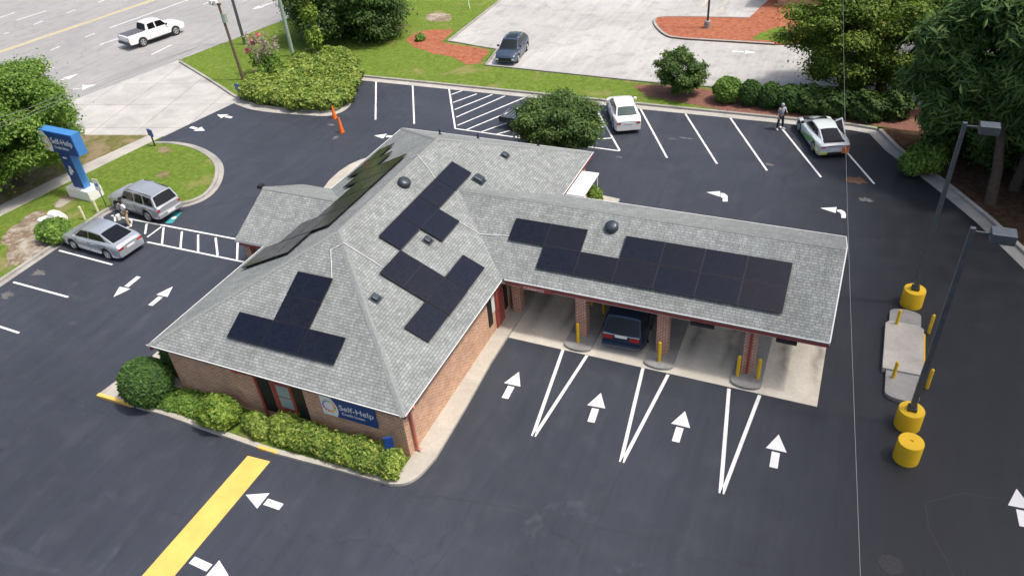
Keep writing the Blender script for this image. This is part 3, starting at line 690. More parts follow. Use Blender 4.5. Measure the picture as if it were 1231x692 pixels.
# gutter brackets as dots already small: skip. canopy gable trim
t_=MB()
for ya,yb in((YC0,YM),(YC1,YM)):
    z0=ZE;z1=ZC
    vs=[(XC+.003,ya,z0-.12),(XC+.003,yb,z1-.12),(XC+.003,yb,z1+.02),(XC+.003,ya,z0+.02),(XC+.05,ya,z0-.12),(XC+.05,yb,z1-.12),(XC+.05,yb,z1+.02),(XC+.05,ya,z0+.02)]
    t_.add(vs,[(4,5,6,7),(3,2,1,0),(7,6,2,3),(0,1,5,4)],WHITEM)
bp(t_,'gable_trim')
# pillars
for px,py_ in((3.56,9.25),(7.18,9.2),(10.75,9.15)):
    for yy in (py_,15.6):
        p=MB();p.box(px-.24,px+.24,yy-.24,yy+.24,.13,2.42,BRICKD);pl=bp(p,'pillar')
        if px>10 and yy<10:
            q=MB();q.box(px-.05,px+.05,yy-.30,yy-.242,.2,2.41,RED);q.build('downspout',pl)
p=MB();p.box(-.05,.36,9.72,10.15,.13,2.40,BRICKD);bp(p,'pillar')
# teller booth wall bump and inner windows (right wall)
def wall_rect(mb,y0,y1,z0,z1,d0,d1,mat,x=WX1): mb.box(x+d0,x+d1,y0,y1,z0,z1,mat)
d=MB();wall_rect(d,8.35,9.15,.13,2.35,.0,.06,RED);wall_rect(d,8.42,9.08,.2,2.25,.06,.08,simple('door_red',(.33,.07,.055),.45));do=bp(d,'door');do['label']='dark red steel side door'
h=MB();h.box(WX1+.08,WX1+.14,8.5,8.54,1.0,1.15,POLE);h.build('handle',do)
d=MB();wall_rect(d,7.62,7.98,.75,2.2,.0,.05,BLACK);bp(d,'shutter');d=MB();wall_rect(d,9.3,9.62,.5,2.25,.0,.05,BLACK);bp(d,'shutter')
d=MB();wall_rect(d,8.0,8.32,1.25,2.25,.0,.03,WHITEM);bp(d,'wall_panel')
d=MB();wall_rect(d,10.6,14.6,1.0,2.1,-.0,.05,DARKM);wn=bp(d,'window');q=MB();wall_rect(q,10.7,14.5,1.08,2.02,.05,.06,GLASS);q.build('pane',wn)
# front window + shutters
d=MB();d.box(-6.28,-5.28,WY0-.07,WY0,.52,2.42,RED);wn=bp(d,'window',bevel=.01);wn['label']='red-framed front window between black shutters'
for za_,zb_ in((1.02,1.58),(1.64,2.24)):
    q=MB();q.box(-6.02,-5.4,WY0-.08,WY0-.071,za_,zb_,WGL);q.build('pane',wn)
for x0,x1 in((-6.95,-6.38),(-5.24,-4.78)):
    d=MB();d.box(x0,x1,WY0-.05,WY0,.5,2.36,BLACK)
    for k in range(14):
        z=.58+k*.125;d.box(x0+.06,x1-.06,WY0-.062,WY0-.05,z,z+.06,BLACK)
    bp(d,'shutter')
d=MB();d.path([(-7.9,-.02,2.6),(-7.4,.1,2.52),(-7.0,.19,2.40),(-6.99,.21,.2)],.05,RED,8);bp(d,'downspout',smooth=True)
d=MB();d.path([(.08,.62,2.66),(-.1,.66,2.5),(-.19,.68,2.35),(-.19,.68,.28),(-.06,.68,.2)],.06,simple('red_spout',(.5,.15,.11),.5),8);bp(d,'downspout',smooth=True)
# rear awning
a_=MB();a_.box(.13,1.08,16.65,19.2,2.52,2.62,WHITE);bp(a_,'awning',bevel=.01)
for y in(16.75,19.1):
    a_=MB();a_.tube((1.0,y,.1),(1.0,y,2.52),.035,.035,WHITEM,8);bp(a_,'awning_post')
# canopy lane signals & clearance board
for xa,xb in((8.34,9.3),(11.67,12.45)):
    d=MB();d.box(xa,xb,YC0-.02,YC0+.06,2.30,2.44,BLACK);bp(d,'lane_signal')
cb=MB();cb.box(1.0,2.35,YC0-.055,YC0-.02,2.46,2.65,RED);cbo=bp(cb,'clearance_board')
text_mesh('CLEARANCE',.17,WHITE,'lettering',Matrix.Translation((1.07,YC0-.058,2.49))@Matrix.Rotation(PI/2,4,'X'),cbo,.003)
# ------------------------------------------------------------------ roof equipment
def slope_M(kind,a,b,lift):
    """frame on a slope: x along eave, y up-slope, z normal; a along, b distance up the slope from the eave"""
    k=math.sqrt(1+S_*S_);cs=1/k;sn=S_/k
    if kind=='front': X=Vector((1,0,0));Y=Vector((0,cs,sn));O=Vector((a,0,ZE))
    if kind=='can': X=Vector((1,0,0));Y=Vector((0,cs,sn));O=Vector((a,YC0,ZE))
    if kind=='right': X=Vector((0,1,0));Y=Vector((-cs,0,sn));O=Vector((0,a,ZE))
    if kind=='left': X=Vector((0,-1,0));Y=Vector((cs,0,sn));O=Vector((-12.2,a,ZE))
    N=X.cross(Y);p=O+Y*b+N*lift
    return Matrix(((X.x,Y.x,N.x,p.x),(X.y,Y.y,N.y,p.y),(X.z,Y.z,N.z,p.z),(0,0,0,1)))
pan0=None
def panel(kind,a,b,label,group,w=1.70,h=1.12):
    """a,b centre"""
    global pan0
    if pan0 is None:
        root=empty('solar_panel',(0,0,0))
        q=MB();q.box(-w/2,w/2,-h/2,h/2,0,.006,PANEL);c=q.build('cell_sheet',root);c.location=(0,0,.032)
        q=MB()
        for x0,x1,y0,y1 in((-w/2-.004,w/2+.004,-h/2-.006,-h/2+.014),(-w/2-.004,w/2+.004,h/2-.014,h/2+.006),(-w/2-.006,-w/2+.014,-h/2+.014,h/2-.014),(w/2-.014,w/2+.006,-h/2+.014,h/2-.014)): q.box(x0,x1,y0,y1,0,.042,PFRAME)
        q.build('frame',root)
        q=MB()
        q.box(-w/2+.05,w/2-.05,-h*.28,-h*.28+.05,-.085,-.001,DARKM);q.build('mounting_rail',root);pan0=root;o=root
    else: o=copy_tree(pan0)
    o.matrix_world=slope_M(kind,a,b,.10)
    tag(o,label,'solar panel',group)
PW,PH=1.72,1.14
gname='solar panels on the roof'
for k,nm in enumerate(('left','middle','right')): panel('front',-8.63+PW*(k+.5),1.15+PH/2,'black solar panel, %s one in the bottom row of the front slope array'%nm,gname)
panel('front',-8.63+PW*1.5,1.15+PH*1.5,'black solar panel, middle one of the stacked column on the front slope',gname)
panel('front',-8.63+PW*1.5,1.15+PH*2.5,'black solar panel at the top of the stacked column on the front slope',gname)
nth=['nearest','second','third','farthest']
for k in range(4): panel('right',6.93+1.745*(k+.5),4.20+.555,'dark blue solar panel beside the ridge dome vent, %s in the upper row'%nth[k],gname,h=1.1)
panel('right',9.54,3.10+.53,'single dark solar panel hanging below the long ridge row, behind the small box vent',gname)
panel('right',6.03,3.07+.56,'solar panel at the top of the lower zigzag array, nearest the ridge',gname,h=1.1)
panel('right',6.03,1.95+.555,'solar panel second down from the top of the lower zigzag array',gname,h=1.1)
panel('right',4.28,.88+.53,'solar panel at the near low corner of the zigzag array, close to the eave',gname)
panel('right',6.03,.86+.53,'solar panel in the middle of the low row of the zigzag array',gname)
panel('right',7.77,.88+.53,'solar panel at the far low corner of the zigzag array, near the canopy valley',gname)
ords=['leftmost','second from left','third from left','fourth from left']
panel('can',-.31+PW*.5,1.95+PH/2-.02,'black solar panel, leftmost on the canopy roof, upper row',gname)
panel('can',-.31+PW*1.5,1.95+PH/2-.02,'black solar panel, second on the canopy roof upper row, left of the round vent',gname)
panel('can',1.41+PW*.5,.79+PH/2,'black solar panel, leftmost in the canopy roof lower row above the first lane',gname)
panel('can',1.41+PW*1.5,.79+PH/2,'black solar panel, second in the canopy roof lower row below the round vent',gname)
for k in range(4):
    panel('can',4.85+1.715*(k+.5),1.94+PH/2,'glossy blue-black solar panel, upper row of the eight-panel canopy block, %s'%ords[k],gname)
    panel('can',4.85+1.715*(k+.5),.79+PH/2,'glossy blue-black solar panel, lower row of the eight-panel canopy block, %s'%ords[k],gname)
k1=math.sqrt(1+S_*S_)
LC=[5.15+1.745*i for i in range(8)]
rowsL={0:((1,2,3,4),'ridge'),1:((0,1,2,3,4),'second'),2:((0,1,4,5),'third'),3:((0,5,6),'lowest')}
xt=[-7.2,-8.23,-9.24,-10.25]
for rI,(cols,nm) in rowsL.items():
    for c in cols:
        b=(xt[rI]+12.2)*k1-PH/2
        panel('left',LC[c]+.87,b,'solar panel on the left roof slope, %s row, number %d counted from the street corner'%(nm,c+1),gname)
# vents
def dome(kind,a,b,r,label):
    root=empty('dome_vent',(0,0,0),0,label,'roof vent','roof vents');root.matrix_world=slope_M(kind,a,b,.0)
    q=MB();q.lathe((0,0,0),[(r*1.02,0),(r*.98,.06)],VENT,24);q.build('flange',root)
    q=MB();q.lathe((0,0,.1),[(r*.7,-.06),(r*1.0,-.02),(r*1.05,.03),(r*1.0,.09),(r*.85,.15),(r*.55,.19),(r*.05,.2)],VENT,24);q.build('cap',root,smooth=True)
dome('right',10.75,6.25,.30,'round grey dome vent near the ridge, left of the long solar row')
dome('can',4.1,3.42,.29,'round grey dome vent on the canopy roof above the solar panels')
def boxvent(kind,a,b,sx,sy,hgt,label):
    root=empty('box_vent',(0,0,0),0,label,'roof vent','roof vents');root.matrix_world=slope_M(kind,a,b,.0)
    q=MB();q.box(-sx/2-.08,sx/2+.08,-sy/2-.08,sy/2+.08,0,.02,VENT);q.build('flange',root)
    q=MB();q.add([(-sx/2,-sy/2,.021),(sx/2,-sy/2,.021),(sx/2,sy/2,.021),(-sx/2,sy/2,.021),(-sx/2*.9,-sy/2*.8,hgt),(sx/2*.9,-sy/2*.8,hgt),(sx/2*.9,sy/2*.9,hgt),(-sx/2*.9,sy/2*.9,hgt)],[(4,5,6,7),(0,1,5,4),(1,2,6,5),(2,3,7,6),(3,0,4,7)],VENT);q.build('hood',root,bevel=.03)
boxvent('right',13.85,3.72,.46,.5,.22,'large square grey roof vent beyond the long solar row')
boxvent('right',8.35,3.6,.32,.3,.16,'small square vent tucked between the two solar groups')
boxvent('right',4.0,3.62,.32,.3,.16,'small square vent near the front hip, alone on shingles')
boxvent('right',16.7,3.55,.34,.3,.16,'small grey vent on the far end of the main roof slope')
def pipev(p,label):
    root=empty('pipe_vent',p,0,label,'vent pipe')
    q=MB();q.tube((0,0,-.05),(0,0,.32),.05,.05,BLACK,10);q.build('pipe',root)
    q=MB();q.tube((0,0,-.02),(0,0,.06),.13,.07,DARKM,12);q.build('boot',root)
pipev((-8.2,18.9,ZE+S_*2.3),'black plumbing vent pipe on the far left hip face')
pipev((-6.4,20.0,ZE+S_*1.15),'short black vent pipe at the far eave of the roof')
pipev((-2.8,20.2,ZE+S_*.95),'small dark vent pipe by the far eave in front of the dense tree')
# conduits
def conduit(pts,label):
    q=MB();q.path(pts,.014,WHITEM,6);tag(q.build('conduit',smooth=True),label,'conduit','white conduits on the roof')
def zr(x,off=.05): return ZE-S_*x+off
def zf(y,off=.05): return ZE+S_*y+off
conduit([(-5.30,4.12,zf(4.12)),(-5.95,5.2,zf(5.2,.08)),(-5.5,5.6,zr(-5.5,.09)),(-3.8,5.6,zr(-3.8))],'white conduit crossing the front hip between two solar arrays')
conduit([(-7.0,13.2,ZE+S_*5.2+.05),(-6.1,13.05,ZA+.05),(-5.3,12.6,zr(-5.3)),(-4.75,12.2,zr(-4.75))],'white conduit crossing the ridge to the long solar row')
conduit([(-3.74,10.45,zr(-3.74,.06)),(-1.75,10.45,zr(-1.75,.06)),(-.35,10.6,ZE+S_*(10.6-YC0)+.06)],'white conduit running down into the canopy valley')
# camera on portico ridge
cm=empty('security_light',(XP-.12,YPM,ZP-.05),0,'small black floodlight at the side porch gable tip','floodlight')
q=MB();q.box(-.16,.1,-.16,.16,-.02,.16,BLACK);q.build('housing',cm,bevel=.02)
q=MB();q.tube((0.1,0,0),(.2,0,-.05),.03,.03,DARKM,8);q.build('bracket',cm)
# ------------------------------------------------------------------ wall sign
def board(root,W,H,txt,wname='backing'):
    """board in local xz plane facing -y, origin lower-left"""
    q=MB();q.box(0,W,0,.05,0,H,BLUE);q.build('backing',root)
    q=MB();n=16;pts=[(0,-.004,H),(0,-.004,0),(W*.20,-.004,0)]
    for i in range(n+1):
        t=i/n;x=W*(.24+.10*math.sin(PI*min(1,t*1.05))-.10*t);pts.append((W*(.20+.115*math.sin(PI*(.12+.88*t)) ) if False else W*(.25+.085*math.sin(PI*(t*.9+.05)))-W*.06*t,-.004,H*t))
    q.quad(pts,WHITE);q.build('logo_field',root)
    q=MB();cx,cz,R=W*.145,H*.50,H*.27
    cols=[(.8,.1,.08),(.85,.35,.05),(.85,.6,.05),(.35,.6,.12),(.1,.45,.3),(.05,.3,.6),(.1,.12,.45),(.35,.08,.4),(.1,.15,.5),(.6,.08,.25)]
    for i in range(14):
        t=2*PI*i/14;c=cols[i%10];m=simple('logo_%d'%(i%10),c,.4)
        q.tube((cx+R*math.cos(t),-.0045,cz+R*math.sin(t)),(cx+R*math.cos(t),-.009,cz+R*math.sin(t)),R*.2,R*.2,m,8)
    q.build('logo_ring',root)
    M=Matrix.Translation((W*.335,-.006,H*.46))@Matrix.Rotation(PI/2,4,'X')
    text_mesh('Self-Help',H*.40,WHITE,'lettering',M,root,.004,bold=.0,kx=1.08*W/(H*2.5))
    M=Matrix.Translation((W*.36,-.006,H*.22))@Matrix.Rotation(PI/2,4,'X')
    text_mesh('Credit Union',H*.19,WHITE,'small_lettering',M,root,.004,bold=.0,kx=1.05*W/(H*2.5))
ws=empty('wall_sign',(-3.92,WY0-.06,1.36),0,'blue and white Self-Help Credit Union board on the front brick wall'.replace('Self-Help Credit Union','lettered'),'sign')
board(ws,2.47,1.0,'')
# small blue sign in hedge
hs_=empty('directional_sign',(-.72,-.25,0.1),math.radians(35),'small blue sign rising from the end of the front hedge','sign')
q=MB();q.box(-.05,.05,-.03,.03,0,1.3,BLUE);q.build('post',hs_)
q=MB();q.box(-.18,.18,-.04,.04,.95,1.55,BLUE);q.build('panel',hs_,bevel=.02)
# ------------------------------------------------------------------ pylon sign
py_=empty('pylon_sign',(-30.55,12.15,0.1),0,'tall blue and white pylon sign on a white base in the grass island','sign')
d0=Vector(G(384,0))
ang=math.atan2(G(115.4,230)[1]-G(99.8,229.3)[1],G(115.4,230)[0]-G(99.8,229.3)[0])
py_.rotation_euler=(0,0,-.06)
q=MB();q.box(-1.1,1.0,-.5,.5,0,.7,WHITE);q.build('base',py_,bevel=.03)
q=MB();q.box(-.55,.45,-.24,.24,.70,3.1,BLUE);q.box(.451,.46,-.24,.24,.70,3.04,BLUEL);q.build('column',py_,bevel=.005)
q=MB();q.box(-1.55,1.55,-.30,.30,3.15,4.5,BLUE);q.box(-1.55,1.55,-.30,.30,4.501,4.52,BLUEL);q.box(1.551,1.565,-.30,.30,3.15,4.52,BLUEL);q.build('head_cabinet',py_)
lb=empty('head_face',(-1.54,-.36,3.16));lb.parent=py_
board(lb,3.08,1.33,'')
q=MB();q.box(-.3,.05,-.255,-.241,2.72,2.82,WHITE);q.build('column_lettering',py_);q=MB()
q.tube((-.1,-.241,1.9),(-.1,-.2505,1.9),.14,.14,WHITE,12)
for k in range(5): q.tube((-.1+.12*math.cos(k*1.2),-.241,1.9+.22*math.sin(k*1.7)),(-.1+.12*math.cos(k*1.2),-.251,1.9+.22*math.sin(k*1.7)),.12,.12,WHITE,10)
q.build('column_emblem',py_)
# accessible sign and white posts
hc_=empty('accessible_parking_sign',(-28.15,11.45,.1),.15,'white parking sign on a thin post beside the silver off-roader','sign')
q=MB();q.tube((0,0,0),(0,0,1.3),.03,.03,POLE,8);q.build('post',hc_)
q=MB();q.box(-.19,.19,-.03,-.0,1.15,1.95,WHITE);pn=q.build('plate',hc_,bevel=.01)
q=MB();q.box(-.10,.10,-.04,-.031,1.45,1.65,BLUEL);q.build('symbol',pn)
for i,(x,y,lb_) in enumerate(((-28.25,10.85,'short white post between the pylon base and the kerb'),(-28.3,9.9,'short white post on the kerb in front of the silver sedan'))):
    q=MB();q.tube((0,0,0),(0,0,.85),.075,.075,simple('cream_post',(.72,.66,.45),.6),10);q.lathe((0,0,.85),[(.075,0),(.06,.04),(.01,.05)],simple('cream_post',(0,0,0)),10)
    tag(q.build('kerb_post',loc=(x,y,.1),smooth=True),lb_,'post','white posts along the kerb')
# white wrapped objects by the bush
def rock(name,loc,sz,label,seed,mat):
    bm=bmesh.new();bmesh.ops.create_icosphere(bm,subdivisions=3,radius=1);r=random.Random(seed)
    ph=[r.uniform(0,6) for _ in range(6)]
    for v in bm.verts:
        c=v.co;k=1+.14*math.sin(c.x*3+ph[0])*math.cos(c.y*4+ph[1])+.1*math.sin(c.z*5+ph[2])
        v.co=Vector((max(-.8,min(.8,c.x*k))*sz[0],max(-.8,min(.8,c.y*k))*sz[1],max(-.6,min(.75,c.z*k))*sz[2]))
    me=bpy.data.meshes.new(name);bm.to_mesh(me);bm.free();me.materials.append(mat)
    for p in me.polygons:p.use_smooth=False
    o=bpy.data.objects.new(name,me);COL.objects.link(o);o.location=loc;tag(o,label,'boulder')
a=G(68,262,.4);rock('white_boulder',(a[0],a[1],.45),(.7,.45,.5),'larger angular white block in the grass behind the kerbside bush',4,WHITE)
a=G(54,266,.3);rock('white_boulder',(a[0],a[1],.33),(.4,.38,.33),'smaller white block left of the larger one',9,WHITE)
# directional blue posts by driveway
for (u,v),lb_ in (((187,177),'small blue entry sign at the tip of the grass island'),((290,121),'small blue entry sign at the driveway corner of the clipped hedge')):
    c=G(u,v);o=empty('entry_sign',(c[0],c[1],.05),-.3,lb_,'sign','blue entry signs')
    q=MB();q.box(-.05,.05,-.04,.04,0,1.0,DARKM);q.build('post',o)
    q=MB();q.box(-.28,.28,-.06,.06,.8,1.3,BLUE);q.build('panel',o,bevel=.02)
# ------------------------------------------------------------------ bollards
def bollard(x,y,z0,label,h=1.05,r=.075,group='yellow steel bollards'):
    q=MB();q.lathe((0,0,0),[(r,0),(r,h-.06),(r*.85,h-.02),(r*.45,h+.01),(r*.05,h+.015)],YEL,14)
    tag(q.build('bollard',smooth=True,loc=(x,y,z0)),label,'bollard',group)
for x,y,l in ((3.54,8.62,'yellow bollard in front of the first brick pillar'),(7.2,8.55,'yellow bollard in front of the second brick pillar'),(10.42,8.72,'yellow bollard left of the third brick pillar'),(11.22,8.8,'yellow bollard right of the third brick pillar'),(3.3,11.3,'yellow bollard behind the first brick pillar'),(4.0,10.9,'yellow bollard beside the left flank of the dark blue minivan')):
    bollard(x,y,.13,l)
for (u,v),l in (((1076.5,395),'bollard at the far left corner of the raised kiosk island'),((1116,401),'bollard at the far right corner of the raised kiosk island'),((1072.6,458),'bollard at the near left corner of the raised kiosk island'),((1114,467),'bollard at the near right corner of the raised kiosk island')):
    c=G(u,v-1);bollard(c[0],c[1],0,'yellow '+l,1.0,.068)
def light_pole(x,y,label,H=8.8):
    o=empty('parking_lot_lamp',(x,y,0),0,label,'lamp post','parking lot lamp posts')
    q=MB();q.lathe((0,0,0),[(.46,0),(.46,.80),(.44,.84),(.02,.845)],YEL,32);q.build('base',o,smooth=True)
    q=MB();q.box(-.16,.16,-.16,.16,.84,1.0,DARKM);q.build('base_plate',o,bevel=.02)
    q=MB();q.add([(a_*w_,b_*w_,z) for z,w_ in((1.0,.095),(H,.075)) for a_,b_ in((-1,-1),(1,-1),(1,1),(-1,1))],[(0,1,5,4),(1,2,6,5),(2,3,7,6),(3,0,4,7),(4,5,6,7)],POLE);q.build('pole',o)
    q=MB();q.box(.07,.5,-.03,.03,H-.16,-.1+H,POLE);q.build('arm',o)
    q=MB();q.box(.5,1.18,-.26,.26,H-.32,H+.02,POLE);hd=q.build('lamp_head',o,bevel=.02)
    q=MB();q.box(.56,1.12,-.2,.2,H-.33,H-.322,LAMPC);q.build('lens',hd)
light_pole(16.8,15.9,'grey lamp post on the farther yellow drum base, behind the kiosk island')
light_pole(16.8,8.15,'grey lamp post on the nearer yellow drum base, in front of the kiosk island')
q=MB();q.lathe((0,0,0),[(.44,0),(.44,.85),(.42,.9),(.07,.905),(.06,.86),(.01,.86)],YEL,32)
tag(q.build('concrete_drum',loc=(16.8,6.45,0),smooth=True),'yellow painted concrete drum with no pole, nearest the camera','bollard')
# neighbour lamp
c=G(850,35);o=empty('parking_lamp',(c[0],c[1],.1),0,'dark thin lamp post on the red mulch island','lamp post')
q=MB();q.lathe((0,0,0),[(.28,0),(.28,.55),(.26,.6),(.02,.6)],KERB,16);q.build('base',o)
q=MB();q.tube((0,0,.6),(0,0,7.0),.09,.07,DARKM,10);q.build('pole',o,smooth=True)
q=MB();q.box(-.6,-.05,-.2,.2,6.85,7.05,DARKM);q.build('lamp_head',o,bevel=.02)
# utility poles
def upole(name,px,H,r,mat,label,lean=(0,0),cat='utility pole'):
    c=G(*px);o=empty(name,(c[0],c[1],0),0,label,cat)
    q=MB();q.path([(0,0,0),(lean[0]*.5,lean[1]*.5,H*.5),(lean[0],lean[1],H)],[r,r*.85,r*.7],mat,12);q.build('pole',o,smooth=True);return o
o=upole('utility_pole',(293,97),6.4,.13,WOOD,'short leaning wooden utility pole with twin white floodlights',(.2,-.5))
q=MB();q.box(-.55,.35,-.55,-.35,6.25,6.4,WOOD);q.box(-.62,-.36,-.62,-.3,6.3,6.6,WHITEM);q.box(-.2,.06,-.62,-.3,6.3,6.6,WHITEM);q.build('floodlights',o)
q=MB();q.tube((.25,-.35,4.9),(.25,-.35,5.6),.22,.22,GREENP,12);q.build('transformer',o)
upole('utility_pole',(295,55),10,.14,POLE,'slim grey utility pole standing nearest the street kerb')
upole('utility_pole',(353,69),11,.17,GREENP,'thick pale green pole standing behind the clipped hedge')
o=upole('utility_pole',(385,80),10,.13,WOOD,'wooden pole wrapped in green vines rising from the hedge',(.4,-.4))
leaves('vine',[(0.15,-.15,2.6,.75,.75,1.0),(.1,-.1,1.4,.3,.3,.8),(.2,-.2,4.6,.7,.7,.9),(.25,-.25,6.2,.6,.6,.8)],2600,.15,L_LIME,o,5,.2)
q=MB();q.box(.12,.42,-.4,-.12,.9,1.35,WHITEM);q.build('meter_box',o)
# guy wires
c=G(476,27);q=MB();q.tube((0,0,0),(-.5,3.2,9),.012,.012,WIRE,6);q.tube((0,0,0),(-.13,.85,2.4),.045,.045,WHITEM,8)
tag(q.build('guy_wire',loc=(c[0],c[1],.1)),'guy wire with a white guard sleeve in the upper lawn','wire')
c=G(565,12);q=MB();q.tube((0,0,0),(-2.5,2.5,9),.012,.012,WIRE,6);q.tube((0,0,0),(-.6,.6,2.2),.035,.035,WHITEM,8)
tag(q.build('guy_wire',loc=(c[0],c[1],.1)),'guy wire by the neighbour lot corner at the top','wire')
# cable across the right of the view: sags between poles off both ends
q=MB();P0=Vector((*G(1037,760,10.5),10.5));P1=Vector((*G(1013.5,-60,9.5),9.5));pts=[]
for i in range(41):
    t=i/40;p=P0.lerp(P1,t);pts.append((p.x,p.y,p.z-.5*4*t*(1-t)))
q.path(pts,.0035,CABLE,6);tag(q.build('overhead_cable',smooth=True),'thin pale cable strung high over the right side of the lot','cable')
for k,(dv,dz) in enumerate(((0,0),(3,.2),(-4,.5))):
    A=G(-40,160+dv*2,7.5+dz);B=G(100,108+dv,7.5+dz);A=Vector((*A,7.5+dz));B=Vector((*B,7.5+dz));d=(B-A)
    q=MB();q.path([tuple(A-d*.5),tuple(A+d*.5-Vector((0,0,.15))),tuple(B+d*.0)] + [tuple(B+d*1.2)],.009,simple('wire_grey',(.22,.23,.22),.6),5)
    tag(q.build('power_line'),'grey power line passing over the big left tree','cable','power lines over the left tree')
# cones
for (u,v),H,l in (((411,159),1.1,'nearer of two tall orange cones on the driveway'),((402.5,142),.95,'farther orange cone at the hedge island kerb')):
    c=G(u,v);o=empty('traffic_cone',(c[0],c[1],.0),0,l,'traffic cone','orange cones by the hedge')
    q=MB();q.lathe((0,0,.03),[(.17,0),(.055,H-.08),(.04,H-.03),(.01,H-.03)],ORANGE,16);q.build('cone_body',o,smooth=True)
    q=MB();q.box(-.16,.16,-.16,.16,0,.03,ORANGE);q.build('foot',o,bevel=.01)
# ------------------------------------------------------------------ VEHICLES
def paint(name,col,metal=.0,rough=.28):
    if name in MATS: return MATS[name]
    m,nt,b=new_mat(name);n=noise(nt,coord(nt),.9,3);r=ramp(nt,n.outputs[0],[(.3,.93),(.7,1.05)])
    nt.links.new(mix(nt,1.0,r.outputs[0],tuple(col),'MULTIPLY'),b.inputs['Base Color'])
    b.inputs['Metallic'].default_value=metal;b.inputs['Roughness'].default_value=rough
    b.inputs['Coat Weight'].default_value=.7;b.inputs['Coat Roughness'].default_value=.06
    MATS[name]=m;return m
def lerp(a,b,t): return a+(b-a)*t
def interp(tab,x):
    if x<=tab[0][0]: return tab[0][1]
    for (a,b),(c,d) in zip(tab,tab[1:]):
        if x<=c: 
            t=(x-a)/(c-a) if c>a else 0
            return lerp(b,d,t)
    return tab[-1][1]
def vehicle(name,px,py,heading,label,cat,sp):
    """heading: world angle of the nose"""
    root=empty(name,(px,py,.004),heading,label,cat,sp.get('group'))
    L,W=sp['L'],sp['W'];hl=L/2;hw=W/2;r=sp['r'];xf=sp['xf'];xr=sp['xr'];zb=sp.get('zb',.24)
    top=sp['top'];pt=sp['paint'];Ra=r+.07
    xs=set([-hl,-hl+.06,-hl+.16,-hl+.35,hl-.35,hl-.16,hl-.06,hl])
    for k in range(-10,11): xs.add(round(k*L/22,3))
    for xw in(xf,xr):
        for k in range(-6,7): xs.add(round(xw+Ra*math.sin(k*PI/12),4))
    for a,_ in top: xs.add(a)
    xs=sorted(x for x in xs if -hl<=x<=hl)
    def wx(x):
        e=abs(x)/hl
        k=sp.get('round',.13)
        return hw*(1-k*max(0,(e-.72)/.28)**2.2)
    rows=[]
    for x in xs:
        w=wx(x);zt=interp(top,x);z0=zb
        e=(abs(x)-(hl-.16))/.16
        if e>0: z0=zb+.05*e
        for xw in(xf,xr):
            d=abs(x-xw)
            if d<Ra: z0=max(z0,r+math.sqrt(max(0,Ra*Ra-d*d))*1.0-.0)
        zm=lerp(max(z0,zb+.12),zt,.45)
        pts=[(0,z0),(w*.90,z0),(w*.985,z0+.02),(w,max(z0+.04,zm)),(w*.985,lerp(zm,zt,.6)),(w*.935,zt-.035),(w*.86,zt),(w*.45,zt+.022),(0,zt+.03)]
        rows.append([(x,y,z) for y,z in pts]+[(x,-y,z) for y,z in pts[-2:0:-1]])
    n=len(rows[0]);mb=MB();vs=[v for rw in rows for v in rw];fs=[]
    for i in range(len(rows)-1):
        for k in range(n):
            fs.append((i*n+k,i*n+(k+1)%n,(i+1)*n+(k+1)%n,(i+1)*n+k))
    fs.append(tuple(range(n)));fs.append(tuple(range((len(rows)-1)*n+n-1,(len(rows)-1)*n-1,-1)))
    mb.add(vs,fs,pt)
    # greenhouse
    X=sp['gx'];Z=sp['gz'];Wd=sp['gw'];bow=sp.get('bow',.10)
    def gt(s_,c):
        i=min(int(s_),3);t=s_-i
        x=lerp(X[i],X[i+1],t);z=lerp(Z[i],Z[i+1],t);w=lerp(Wd[i],Wd[i+1],t)
        fb=max(0,s_-3) ;rb=max(0,1-s_)
        x+=(bow*fb-bow*.7*rb)*(1-c*c)
        z+=.045*(1-c*c)*min(1,max(0,min(s_,4-s_)))
        return Vector((x,c*w,z))
    ss=[0,.34,.67,1,1.35,1.7,2,2.3,2.65,3,3.33,3.66,4];cc=[-1,-.8,-.4,0,.4,.8,1]
    vs=[gt(a,c) for a in ss for c in cc];nc=len(cc);fs=[]
    for i in range(len(ss)-1):
        for k in range(nc-1): fs.append((i*nc+k,i*nc+k+1,(i+1)*nc+k+1,(i+1)*nc+k)[::-1])
    mb.add(vs,fs,pt)
    zbelt=Z[0];
    for sgn in(0,nc-1):
        ids=[]
        base=[];
        vv=[gt(a,-1 if sgn==0 else 1) for a in ss]
        low=[Vector((p.x,(1 if sgn else -1)*lerp(Wd[0],Wd[4],(p.x-X[0])/(X[4]-X[0])),lerp(Z[0],Z[4],(p.x-X[0])/(X[4]-X[0]))-.03)) for p in vv]
        m=len(vv);fq=[(i,i+1,m+i+1,m+i) if sgn==0 else (m+i,m+i+1,i+1,i) for i in range(m-1)]
        mb.add(vv+low,fq,pt)
    body=mb.build('body',root,smooth=True)
    gm=sp.get('glass',GLASS)
    def glass(nm,s0,s1,c0,c1,lab=None):
        q=MB();A=[];a_n=6;c_n=8
        for i in range(a_n+1):
            for k in range(c_n+1):
                s_=lerp(s0,s1,i/a_n);c=lerp(c0,c1,k/c_n);p=gt(s_,c);du=gt(min(4,s_+.01),c)-gt(max(0,s_-.01),c);dv=gt(s_,c+.01)-gt(s_,c-.01)
                nn=du.cross(dv).normalized();nn=nn if nn.z>0 else -nn
                A.append(p+nn*.012)
        q.add(A,[(i*(c_n+1)+k,i*(c_n+1)+k+1,(i+1)*(c_n+1)+k+1,(i+1)*(c_n+1)+k)[::-1] for i in range(a_n) for k in range(c_n)],gm)
        q.build(nm,root,smooth=True)
    if not sp.get('nogr'): glass('windshield',3.08,3.94,-.9,.9)
    glass('rear_window',.08 if not sp.get('rw') else sp['rw'][0],.92 if not sp.get('rw') else sp['rw'][1],-sp.get('rc',.88),sp.get('rc',.88))
